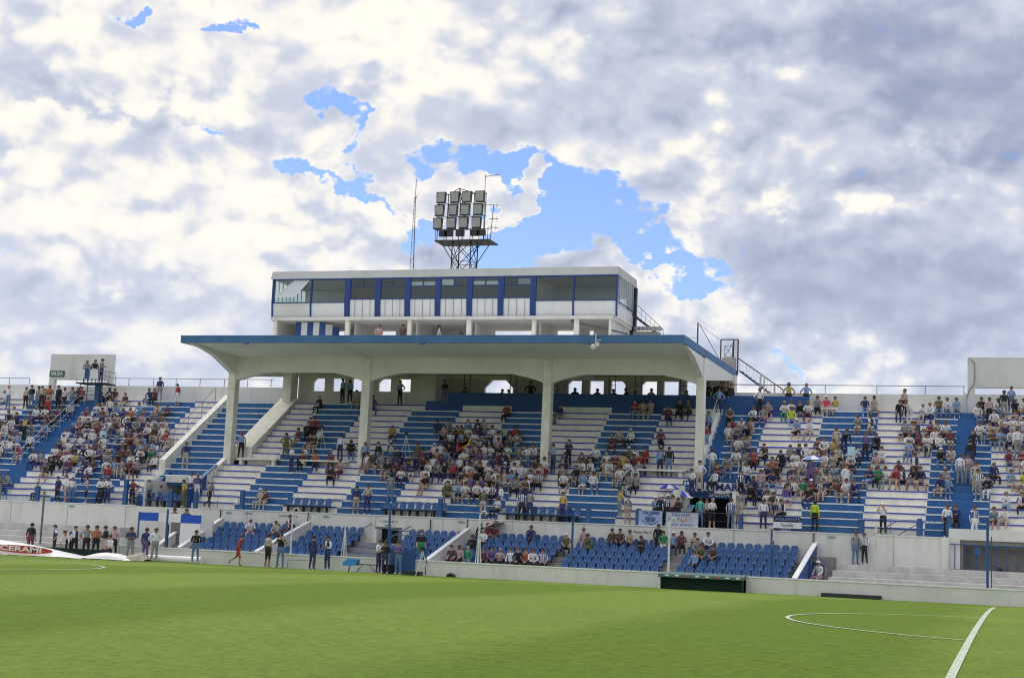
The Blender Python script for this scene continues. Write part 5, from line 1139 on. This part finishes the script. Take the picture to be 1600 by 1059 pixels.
CROWD = [
(-209,18,2,18,20),(-341,18,2,0,1),(-70,16,0,0,18),(-125,16,0,6,21),(-659,18,6,0,1),(-301,16,0,2,1),(20,14,0,19,1),(-58,14,0,0,3),(-1008,18,3,13,1),(-197,13,2,18,6),
(-1277,18,2,0,2),(-156,12,0,1,0),(24,11,0,13,18),(-210,12,2,10,10),(-25,11,0,3,18),(-1451,18,3,18,17),(-1551,18,2,0,19),(-354,12,0,3,17),(-1580,18,2,11,1),
(-396,12,0,2,18),(-1195,16,1,19,1),(-1616,18,3,16,17),(-1412,17,3,6,18),(-252,11,2,11,6),(-293,11,3,0,6),(-112,10,0,2,1),(-1738,18,2,1,1),(-368,11,0,6,2),
(-1765,18,2,11,1),(-1798,18,2,18,1),(-1830,18,2,1,1),(-1861,18,2,3,2),(-1248,15,0,14,6),(-1251,15,0,0,2),(-878,13,0,0,18),(-882,13,2,0,0),(-497,11,0,2,18),
(-498,11,0,1,18),(-1287,15,0,0,2),(-918,13,0,5,6),(-539,11,0,1,18),(23,8,0,5,18),(-590,11,0,19,19),(-1007,13,0,2,18),(-1010,13,0,18,18),(-2015,18,2,6,18),
(-42,8,0,5,6),(-632,11,0,4,18),(-245,9,3,1,2),(-1057,13,0,5,18),(-866,12,2,1,6),(-692,11,0,0,6),(-1104,13,0,9,18),(-729,11,0,9,1),(-1332,14,0,2,1),(-1161,13,0,0,19),
(-781,11,0,2,22),(-1,7,3,0,6),(-1383,14,0,1,1),(-1189,13,0,1,5),(-996,12,0,10,1),(-998,12,0,0,1),(-620,10,0,5,1),(-1443,14,2,18,1),(-1055,12,0,6,1),(-1078,12,2,12,12),
(-2076,17,2,8,6),(-536,9,0,19,1),(-351,8,0,10,17),(-960,11,0,3,2),(-399,8,0,1,17),(-2384,18,2,8,2),(-1380,13,0,2,1),(-233,7,2,1,1),(-1281,12,0,2,3),(-910,10,0,15,6),
(-1714,14,2,0,2),(-754,9,0,11,10),(-2576,18,3,6,2),(-2623,18,3,18,1),(-876,9,0,0,1),(-1684,13,2,0,10),(-718,8,0,0,10),(-1324,11,0,2,1),(-1140,10,0,0,10),
(-809,8,2,12,1),(-1200,10,0,0,2),(-1620,12,0,0,1),(-67,4,0,2,9),(-1433,11,0,0,2),(-854,8,0,0,1),(-481,6,0,0,1),(-481,6,0,0,10),(-2851,18,2,15,18),(-109,4,0,10,20),
(-536,6,0,5,18),(-1316,10,0,7,12),(-152,4,0,10,3),(-357,5,0,5,18),(30,3,0,0,12),(-946,8,0,10,1),(155,12,0,0,1),(-576,6,0,0,19),(-203,4,0,0,6),(-28,3,0,0,11),
(-1598,11,0,5,17),(-2769,17,2,0,17),(-438,5,0,0,5),(-2792,17,0,0,1),(-75,3,0,10,2),(-1639,11,3,0,6),(-2048,13,0,6,1),(-1271,9,0,1,1),(-2645,16,2,14,2),
(-2095,13,0,6,10),(-931,7,5,1,2),(-1133,8,0,0,1),(-761,6,0,1,1),(-1556,10,0,6,17),(-387,4,0,0,1),(140,11,0,0,17),(-1559,10,0,6,17),(-976,7,2,10,10),(-1180,8,0,2,6),
(-990,7,0,8,17),(-427,4,0,10,1),(90,11,0,2,17),(-1420,9,0,4,1),(-1231,8,0,6,2),(-1039,7,0,0,5),(-1043,7,0,0,21),(-468,4,0,5,1),(-1469,9,0,6,10),(-1090,7,0,14,18),
(-127,2,0,0,2),(-1886,11,2,1,17),(-2284,13,0,0,17),(-154,2,2,11,1),(-1521,9,0,0,10),(-560,4,0,2,17),(-1938,11,2,3,2),(-576,4,0,10,1),(-1375,8,0,14,1),(-2155,12,0,0,6),
(-2163,12,0,0,10),(114,10,0,1,10),(-622,4,0,6,19),(-74,1,2,1,6),(-2860,15,0,18,1),(-2896,15,0,0,2),(29,0,0,0,18),(-9,0,0,1,1),(-211,1,0,0,17),(-2942,15,0,0,1),
(-3560,18,2,10,2),(-35,0,2,3,17),(-2413,12,0,1,1),(-2414,12,0,18,18),(-2618,13,0,18,1),(-3014,15,0,0,18),(-3631,18,2,2,18),(44,9,0,0,18),(-2668,13,0,0,1),
(-2279,11,0,10,10),(-3059,15,0,3,19),(-2495,12,0,6,1),(-834,13,1,2,2),(-198,0,0,1,15),(-3123,15,0,15,15),(-597,2,5,0,0),(-2170,10,0,8,1),(-2170,10,0,8,5),
(-808,3,0,19,18),(-1079,14,0,1,2),(-657,2,5,1,2),(-2218,10,0,5,18),(-488,1,0,0,2),(-882,3,0,6,18),(-2063,9,0,4,1),(-2268,10,0,0,1),(-527,1,0,0,10),(-336,0,0,3,17),
(-2879,13,0,0,1),(-1183,14,0,12,20),(-3470,16,3,6,17),(-2110,9,0,0,1),(-1724,7,2,4,3),(-2515,11,0,2,1),(-1154,4,0,0,18),(-386,0,0,0,17),(135,7,0,11,18),
(-2160,9,0,15,17),(-2355,10,0,1,17),(-3151,14,0,0,1),(-2577,11,2,3,2),(-629,1,2,10,1),(-435,0,0,15,17),(-1226,4,0,3,19),(-1289,14,0,6,19),(-2417,10,0,14,1),
(-2625,11,0,0,4),(47,7,1,11,2),(-942,12,0,6,18),(-3046,13,0,7,5),(-2683,11,0,14,6),(-2503,10,2,2,1),(-2516,10,0,12,1),(-3303,14,0,1,18),(-2347,9,0,0,17),
(-3175,13,0,2,0),(-2800,11,0,0,6),(-2801,11,0,0,6),(31,6,0,2,1),(-1157,12,0,6,10),(-3096,12,0,0,1),(-1734,5,2,3,2),(-1039,11,1,0,1),(-803,0,0,10,18),(-1999,6,0,5,1),
(-1093,11,0,12,2),(-2998,11,0,0,10),(-855,0,0,2,3),(-1269,2,0,13,3),(21,5,0,0,10),(-1355,12,0,11,17),(-2285,7,0,14,5),(-4244,17,0,5,10),(-33,5,1,0,1),(-4283,17,0,10,10),
(142,4,0,4,20),(-1184,1,0,0,5),(-86,5,0,3,6),(-1267,11,0,1,19),(-2196,6,0,0,1),(-1229,1,0,1,6),(-1042,0,0,8,20),(-4582,18,4,6,1),(-132,5,0,14,17),(-1441,2,0,18,12),
(-1274,1,0,0,6),(-2254,6,0,10,5),(-1087,0,0,17,20),(-584,7,0,3,17),(-1504,2,0,18,1),(-982,9,0,10,18),(-405,6,0,0,2),(-1324,1,0,0,9),(-1134,0,0,6,1),(-3485,12,0,12,18),
(-1029,9,0,18,18),(-3530,12,2,1,2),(-3532,12,0,5,18),(-1206,0,2,3,1),(-4758,18,2,8,15),(-1415,1,0,18,21),(-1637,2,0,15,1),(-3599,12,0,1,18),(-1477,1,2,18,1),
(-1310,0,2,8,1),(-1187,9,0,18,18),(-3484,11,0,14,10),(-3929,13,1,14,1),(-4709,17,2,12,20),(-504,5,0,10,19),(-4749,17,2,0,2),(-4993,18,2,6,1),(-3602,11,0,12,18),
(46,2,0,0,20),(-3606,11,2,10,17),(-552,5,0,2,2),(-2872,7,0,10,3),(-9,2,0,11,6),(-3662,11,0,6,18),(-1724,1,2,3,2),(-3690,11,2,1,17),(-3906,12,0,11,5),(129,1,0,10,2),
(-3715,11,0,14,18),(-5111,18,2,5,1),(-2061,12,1,0,17),(-3765,11,0,0,18),(-2011,2,0,5,2),(-4943,17,0,18,2),(-3777,11,2,3,2),(-3006,7,0,0,1),(-1660,0,2,1,1),
(-1696,0,2,14,1),(-1710,0,2,1,1),(-2355,13,0,3,20),(-1912,1,0,15,1),(-1723,0,2,1,17),(-3489,9,0,15,6),(-2910,6,0,5,15),(-2912,6,0,4,1),(-5287,18,2,0,2),
(-5288,18,2,0,2),(-1752,0,2,1,1),(-3327,8,0,2,1),(-1962,1,0,1,1),(-5337,18,2,0,1),(-1805,0,2,1,1),(-5121,17,0,0,6),(-2985,6,0,10,2),(-2072,11,0,18,17),
(-2466,13,0,0,19),(-2677,14,0,0,17),(-3997,11,0,5,6),(-2121,11,0,0,20),(-5438,18,2,11,19),(-2736,14,0,6,1),(-4240,12,2,0,2),(-4094,11,0,7,2),(-2153,1,0,10,10),
(-2230,11,1,0,20),(-98,0,0,0,17),(-2194,1,0,10,10),(-2057,10,0,4,2),(-2837,14,1,18,2),(-5542,18,2,0,17),(-1481,7,1,6,2),(-3972,10,2,0,2),(-3211,6,0,0,6),
(-5356,17,0,1,1),(-4190,11,0,5,1),(-5586,18,2,0,18),(-2108,10,0,5,17),(-2250,1,0,4,3),(-1527,7,0,18,17),(-2896,14,0,1,6),(-3258,6,0,8,1),(-2341,11,1,0,10),
(-5644,18,2,2,1),(-2950,14,0,12,2),(-3297,6,0,1,1),(-2778,13,0,3,20),(-2392,11,1,0,2),(-3913,9,0,1,17),(-3005,14,0,12,18),(-3153,5,0,10,6),(-2633,12,0,11,20),
(-2835,13,0,10,20),(-3374,6,0,11,1),(-3054,14,0,10,2),(-3195,5,0,2,1),(-2686,12,0,18,17),(-4217,10,0,0,1),(-3247,5,0,3,6),(-1558,6,0,2,18),(-2736,12,0,19,20),
(-2717,2,0,2,10),(-2784,12,0,18,17),(-2999,13,0,1,1),(-1959,-1,2,1,1),(-2839,12,1,2,1),(-4345,10,2,15,15),(-3370,5,0,6,17),(-1503,5,1,1,18),(-2889,12,1,11,17),
(-3442,5,0,2,17),(-1552,5,0,6,17),(-2943,12,0,0,10),(-5838,17,0,10,1),(-1605,5,0,0,18),(-6067,18,2,15,6),(-3719,6,0,8,15),(-2999,12,1,1,1),(-2184,-1,2,11,1),
(-3051,12,0,0,10),(-1498,4,0,11,6),(-2674,10,0,2,20),(-2887,11,0,2,6),(-4981,12,2,2,10),(-4206,8,0,14,18),(-1545,4,1,0,17),(-3060,2,0,4,1),(-3318,13,0,0,19),
(-4241,8,0,1,18),(-2288,-1,2,14,1),(-3158,12,0,4,19),(-1598,4,0,4,20),(-2346,-1,2,1,1),(-4709,10,2,3,1),(-3218,12,0,1,2),(-3265,12,0,6,2),(-3475,13,0,0,2),
(-2428,-1,2,1,1),(-2892,10,0,2,17),(-4207,7,0,0,19),(-3103,11,0,18,18),(-5203,12,0,0,1),(-2729,9,1,19,17),(-3323,12,1,0,19),(-3524,13,0,2,1),(-2940,10,0,5,2),
(-3161,11,0,0,2),(-2777,9,0,19,6),(-2946,0,2,1,1),(-2535,-1,2,14,1),(-2832,9,0,6,6),(-5314,12,0,1,19),(-6096,16,1,6,2),(-3430,12,0,18,20),(-3044,10,0,12,20),
(-4360,7,0,5,18),(-3267,11,0,2,10),(-2889,9,0,18,18),(-3323,11,0,0,2),(-2683,-1,2,1,1),(-3157,10,0,0,2),(-5247,11,1,9,10),(-3381,11,1,5,19),(-4304,6,0,1,1),
(-3004,9,0,19,17),(-5329,11,0,0,9),(-5914,14,0,14,18),(-3050,9,0,0,18),(-5540,12,0,6,10),(-3261,10,1,3,18),(-3103,9,1,11,19),(-2913,8,0,2,1),(-3319,10,0,11,19),
(-5432,11,0,14,17),(-3158,9,1,0,10),(-3549,11,0,2,20),(-2972,8,0,11,2),(-4288,5,0,4,1),(-3372,10,0,2,20),(-5474,11,0,5,17),(-5289,10,0,3,1),(-3208,9,0,2,2),
(-4332,5,0,11,1),(-5908,13,0,1,1),(-3431,10,0,4,2),(-5328,10,0,5,1),(-3267,9,0,1,19),(-3075,8,0,2,17),(-5200,9,0,10,6),(-5792,12,0,8,1),(-3315,9,0,0,18),
(-2935,7,0,6,6),(-5825,12,0,0,17),(-3367,9,0,0,18),(-5661,11,0,12,1),(-5858,12,0,0,1),(-3185,8,0,0,18),(-3532,0,2,1,17),(-3127,-1,2,1,1),(-5897,12,0,5,1),
(-5716,11,0,0,1),(-3245,8,0,1,19),(-3175,-1,2,1,1),(-5761,11,0,1,17),(-3147,7,0,0,18),(-6040,12,0,6,2),(-5278,8,0,4,1),(-6095,12,0,0,2),(-3257,7,0,3,2),
(-3064,6,0,18,1),(-3995,1,0,12,17),(-3308,7,0,19,2),(-3430,-1,2,14,1),(-5988,11,0,0,1),(-3844,0,2,3,1),(-3166,6,0,2,17),(-5340,7,0,0,18),(-5444,7,0,0,1),
(-6256,11,0,4,18),(-4145,0,0,10,18),(-4390,1,0,1,1),(-4203,0,2,3,1),(-4256,0,2,3,1),(-5569,5,0,11,2),(-5447,14,0,4,17),(-5276,13,0,6,1),(-5334,13,0,5,19),
(-5390,13,0,6,10),(-5592,14,0,19,2),(-5755,5,0,10,6),(-5442,13,0,3,10),(-6374,8,2,8,1),(-5495,13,0,0,19),(-5470,3,0,5,19),(-5356,12,1,0,19),(-5704,4,0,7,1),
(-5524,3,0,10,17),(-5546,3,0,11,18),(-5606,13,0,14,2),(-5462,12,0,1,18),(-5666,13,0,2,2),(-5679,3,0,3,17),(-5784,13,0,5,2),(-5469,1,2,4,20),(-5584,11,0,10,2),
(-5391,10,0,6,2),(-5486,10,0,1,20),(-5543,10,0,2,17),(-5393,9,1,3,10),(-5445,9,0,10,2),(-5846,11,0,1,19),(-6376,4,2,4,4),(-6378,4,0,0,1),(-5492,9,1,5,17),
(-6220,3,0,10,2),(-5648,0,2,18,6),(-5708,10,0,14,20),(-5681,0,0,5,1),(-6462,4,0,0,2),(-5878,1,0,14,10),(-5722,0,0,2,17),(-5456,8,0,2,20),(-5699,9,0,19,20),
(-5509,8,0,11,17),(-6269,2,2,6,17),(-5937,10,0,19,18),(-5752,9,0,2,20),(-5557,8,0,5,20),(-5396,7,0,14,18),(-5984,10,1,18,1),(-6381,2,2,1,1),(-5991,0,0,5,10),
(-5894,9,0,0,2),(-6037,0,0,14,1),(-6457,2,2,7,10),(-5360,6,0,10,20),(-6491,2,2,6,5),(-6516,2,2,10,1),(-5412,6,0,18,18),(-6006,9,0,0,18),(-6544,2,2,6,17),
(-5820,8,0,0,17),(-6409,11,0,0,18),(-5658,7,0,19,6),(-5468,6,0,0,2),(-6603,2,2,1,17),(-5716,7,0,2,17),(-5922,8,0,2,17),(-6648,2,2,10,1),(-6273,0,0,4,1),
(-5568,6,0,6,2),(-5765,7,0,6,6),(-6295,0,0,1,1),(-6393,10,0,0,17),(-5628,6,1,2,20),(-5825,7,0,5,18),(-6031,8,0,0,19),(-6449,10,0,18,20),(-5871,7,0,5,1),
(-6264,9,0,0,1),(-6404,0,0,0,1),(-6795,2,2,0,17),(-5734,6,1,14,10),(-6368,9,0,3,20),(-5793,6,0,19,1),(-6424,9,0,10,20),(-6038,7,0,2,17),(-5693,5,0,0,20),
(-5959,6,0,1,18),(-6878,1,0,0,6),(-5613,4,0,12,18),(-6013,6,0,6,19),(-6235,7,1,3,2),(-6438,8,0,12,18),(-5898,5,0,18,18),(-6342,7,1,6,17),(-5773,4,0,2,19),
(-5992,5,0,0,1),(-6040,5,0,0,19),(-6444,7,0,1,20),(-6277,6,1,14,18),(-5935,4,0,5,20),(-6555,7,1,0,20),(-6602,7,0,1,20),(-6033,4,1,4,10),(-5844,3,1,3,1),
(-6269,5,0,14,19),(-6319,5,0,2,1),(-5950,3,0,18,18),(-6552,6,0,0,20),(-6006,3,0,18,17),(-6657,6,1,14,20),(-6472,5,0,12,1),(-6283,4,0,5,2),(-5946,2,0,0,2),
(-6573,5,0,2,1),(-6622,5,1,2,2),(-6283,3,0,2,2),(-5998,1,0,1,1),(-6443,3,1,1,19),(-6054,1,0,2,20),(-6645,4,0,18,6),(-6507,1,1,4,19),]
people = []
for cx_, r, p_, s_, b_ in CROWD:      # centimetres along the stand, row, pose, shirt, trousers
    y, z = (80.3, 2.97) if r == 18 else (92.3, 9.98) if r < 0 else (RY(r), RZ(r))
    if -4730 < cx_ < -4590 and 7 <= r <= 10: cx_, y, z = -4655, 85.15, 6.25
    people.append((cx_/100, y, z, 'slSBwbPi'[p_]+'wknbrmgoyGtpvldcaRzZ'[s_]+'wknbrmgoyGtpvldcajTKWMB'[b_], r))
SECT = [(-200, -62.15, 'far left wing'), (-62.15, -51.5, 'left wing'), (-51.5, -38, 'left end under roof'), (-38, -26.4, 'middle under roof'), (-26.4, -17.2, 'right end under roof'), (-17.2, -10.96, 'right wing by the stair'),
        (-10.96, -3.25, 'right wing centre'), (-3.25, 200, 'far right wing')]
def sect(x):
    for a, b_, n in SECT:
        if a <= x < b_: return n
cnt = {}; order = {}
for i in sorted(range(len(people)), key=lambda i: people[i][0]):
    x, y, z, c, r = people[i]; kk = (sect(x), r); cnt[kk] = cnt.get(kk, 0)+1; order[i] = cnt[kk]
PITCH = [(-51.18, 1.58, 'Bkm', 'lone person in black and maroon far left of the inflatable'), (-49.64, 1.54, 'SZk', 'person in white and navy top behind the red lettering'), (-48.78, 1.42, 'bwk', 'person in white top leaning forward between two others at the inflatable'), (-48.38, 1.53, 'SZk', 'person in white and navy top right of the leaning one'),
  (-47.64, 1.69, 'Sgk', 'person in grey shirt and black trousers at the right tip of the inflatable'), (-47.04, 1.66, 'Sok', 'person in orange shirt carrying something at the left touchline'), (-46.47, 1.78, 'Skt', 'person in black top and beige trousers by the white sheet'), (-45.92, 1.7, 'Spk', 'long haired person in pink top behind the white sheet'),
  (-45.89, 1.2, 'iwk', 'person in white top sitting on the white sheet'), (-44.9, 1.63, 'Sng', 'person in navy top and grey trousers adjusting a camera by the board'), (-43.98, 1.59, 'Bnv', 'person in navy top seen from behind under the blue and white board'), (-43.41, 1.63, 'Swg', 'person in white shirt gathering the beige canvas'),
  (-40.96, 1.59, 'Skj', 'person in black jacket and jeans before the white sloping wall'), (-38.45, 1.5, 'wrR', 'player in red shirt and red shorts walking along the wall'), (-36.72, 1.8, 'BtK', 'person in beige shirt and dark shorts seen from behind at the touchline'), (-36.0, 1.64, 'Pkj', 'photographer in black vest and jeans beside the person in beige'),
  (-34.17, 1.79, 'Bnn', 'person in navy suit seen from behind, left of two'), (-33.34, 1.64, 'SZn', 'person in navy and white top, right of the navy suit'), (-30.5, 1.53, 'Swn', 'person in white jacket beside the blue gate'), (-30.15, 1.47, 'Skn', 'person in black behind the white jacket'), (-29.43, 1.52, 'Svj', 'stout person in purple vest and jeans by the tripod')]
nind = 0; BUD = 298; extra = []
FACE = {-38.45: R_(100), -30.5: R_(80), -43.41: R_(60), -36.0: 0.2, -34.17: math.pi-.3, -33.34: -.5, -40.96: .3}
for x, zh, c, lb in PITCH:
    sp_ = list(person_spec(c)); sp_[2] = 'short' if 'long haired' not in lb else 'long'; sp_[3] = HAIRM[0]
    zz = pitch_z(71) if c[0] != 'i' else .3
    add_person(x, 71.0 if c[0] != 'i' else 70.2, zz, c, lb, 'people along the touchline', sp_, FACE.get(x), max(.93, min(1.04, (zh-zz)/1.60)) if c[0] in 'SBwP' else 1.); nind += 1
# camera in the photographer's hands
tag(MB().box(-36.06, -35.92, 70.52, 70.70, 1.52, 1.64, BLACK).tube((-35.99, 70.52, 1.58), (-35.99, 70.36, 1.58), .045, BLACK, 10).build('camera'), 'black camera held up by the photographer at the touchline', 'camera')
LOWSEAT = [(-41.82, 1, 'swp'), (-40.27, 1, 'std'), (-39.9, 0, 'sZm'), (-30.58, 3, 'SkG'), (-29.39+.9, 4, 'sdk'), (-28.1, 4, 'spk'), (-27.55, 4, 'sGj'), (-26.57, 4, 'smk'), (-26.15, 4, 'svk'), (-25.68, 4, 'spk'), (-25.2, 4, 'swk'), (-24.75, 4, 'skk'), (-27.74, 1, 'swk'), (-27.77, 0, 'smm'),
  (-27.3, 0, 'smj'), (-28.2, 0, 'skk'), (-27.96, 2, 'skk'), (-25.14, 0, 'snk'), (-22.9, 1, 'sck'), (-22.3, 0, 'spt'), (-21.72, 1, 'scc'), (-20.7, 0, 'sdn'), (-23.87, 4, 'swk'), (-23.36, 4, 'szk'), (-24.3, 4, 'sok'), (-20.2, 0, 'sdk'), (-19.62, 0, 'stk'), (-18.96, 1, 'skk'), (-18.14, 0, 'Skk'), (-17.76, 0, 'sGW'),
  (-17.26, 0, 'sbn'), (-16.8, 0, 'smk'), (-16.22, 0, 'stc'), (-15.8, 1, 'sgk'), (-15.38, 0, 'swk'), (-15.42, 2, 'sck'), (-15.72, 3, 'sbk'), (-14.84, 2, 'sdk')]
oc = {}
for x, r, c in sorted(LOWSEAT):
    y, z = SR[r]; oc[r] = oc.get(r, 0)+1; sp_ = person_spec(c)
    lb = '%s, %s, %s, %s from left in %s blue seat row' % (sp_[9], sp_[6], sp_[7], nth(oc[r]), rowname[r])
    if c[0] == 's': add_person(x, y-.62 if r else y-.72, z+.40, c, lb, 'spectators in the blue seats', sp_)
    else: add_person(x, y-.5, z, c, lb, 'spectators in the blue seats', sp_)
    nind += 1
EXTRA = [(-7.86, 79.6, 1.42, 'Sgj', 'person in grey shirt and jeans standing at the white wall on the right'), (-7.4, 79.6, 1.42, 'Szk', 'person in striped shirt standing at the white wall beside the grey shirt'), (-9.25, 77.6, .31, 'bvg', 'person in purple bending over right of the blue faced wall'), (-9.5, 76.9, .62, 'iwp', 'small child in white beside the bending person'),
  (-38.0, 86.5, 13.24, 'Spg', 'person in striped pink top standing on the canopy roof, left of two'), (-36.3, 86.3, 13.24, 'Bdk', 'person in dark top standing on the canopy roof, right of two'), (-61.75, 90.4, 11.46, 'lgn', 'boy in grey leaning on the lookout platform rail'), (-61.1, 90.4, 11.46, 'Skw', 'person in black and white at the middle of the lookout platform'), (-60.55, 90.4, 11.46, 'Bgn', 'tall person at the right of the lookout platform'),
  (-46.9, 78.6, 1.15, 'Srj', 'person in red just visible above the blue and white board, left one'), (-46.1, 78.6, 1.15, 'Snj', 'person in navy just visible above the blue and white board, right one')]
for x, y, z, c, lb in EXTRA:
    if c[0] == 'l': c = 'S'+c[1:]
    sp_ = list(person_spec(c)); 
    if c[0] == 's': z += .42
    add_person(x, y, z, c, lb, 'people standing about the stand', sp_); nind += 1
ind = people[:BUD-nind]; restp = people[BUD-nind:]
for i, (x, y, z, c, r) in enumerate(ind):
    sp_ = person_spec(c); s_ = sect(x)
    rn = 'gallery' if r < 0 else ('walkway' if r == 18 else nth(r+1)+' row')
    lb = '%s, %s, %s, %s person from left, %s, %s' % (sp_[9], sp_[6], sp_[7], nth(order[i]), rn, s_)
    if len(lb.split()) > 16: lb = '%s, %s, %s from left, %s, %s' % (sp_[9], sp_[6], nth(order[i]), rn, s_)
    if len(lb.split()) > 16: lb = lb.replace('standing back turned', 'standing').replace('right wing by the stair', 'right wing').replace('light blue shirt', 'blue shirt')
    yo = 0 if c[0] in 'sl' else .3
    add_person(x, y+yo+(.15 if r == 18 else 0), z, c, lb, 'spectators on the upper terrace', sp_)
items = []
vs, fs, ms, ML = [], [], [], []
for (x, y, z, c, r) in restp:
    pn, mats_, hk, hm, f_, sc_, *_ = person_spec(c); me, hc = POSES[pn]
    mx = Matrix.Translation((x, y+(0 if c[0] in 'sl' else .3), z)) @ Matrix.Rotation(f_, 4, 'Z') @ Matrix.Diagonal((sc_*1.06, sc_*1.05, sc_*.98, 1))
    for msh, mt, mm in ((me, mx, mats_), (HAIR[hk], mx @ Matrix.Translation(hc), [hm])):
        b = len(vs); mp_ = []
        for m in mm:
            if m.name.startswith('blue_white') : m = prnd.choice([CM['w'], CM['n'], CM['g']])
            if m.name.startswith('white_navy') : m = CM['w']
            if m not in ML: ML.append(m)
            mp_.append(ML.index(m))
        co = np.empty(len(msh.vertices)*3); msh.vertices.foreach_get('co', co); co = co.reshape(-1, 3); A = np.array(mt); co = co @ A[:3, :3].T+A[:3, 3]; vs += co.tolist()
        for p in msh.polygons: fs.append([b+i for i in p.vertices]); ms.append(mp_[p.material_index])
me = bpy.data.meshes.new('crowd'); me.from_pydata(vs, [], fs)
for m in ML: me.materials.append(m)
me.polygons.foreach_set('material_index', ms); me.polygons.foreach_set('use_smooth', [True]*len(fs))
o = bpy.data.objects.new('crowd', me); COL.objects.link(o); o['kind'] = 'stuff'; tag(o, 'packed distant spectators filling the upper rows of the terrace', 'crowd')
print('people', nind+len(ind), 'crowd', len(restp), 'seats', len(seatlist), len(BSEATS))
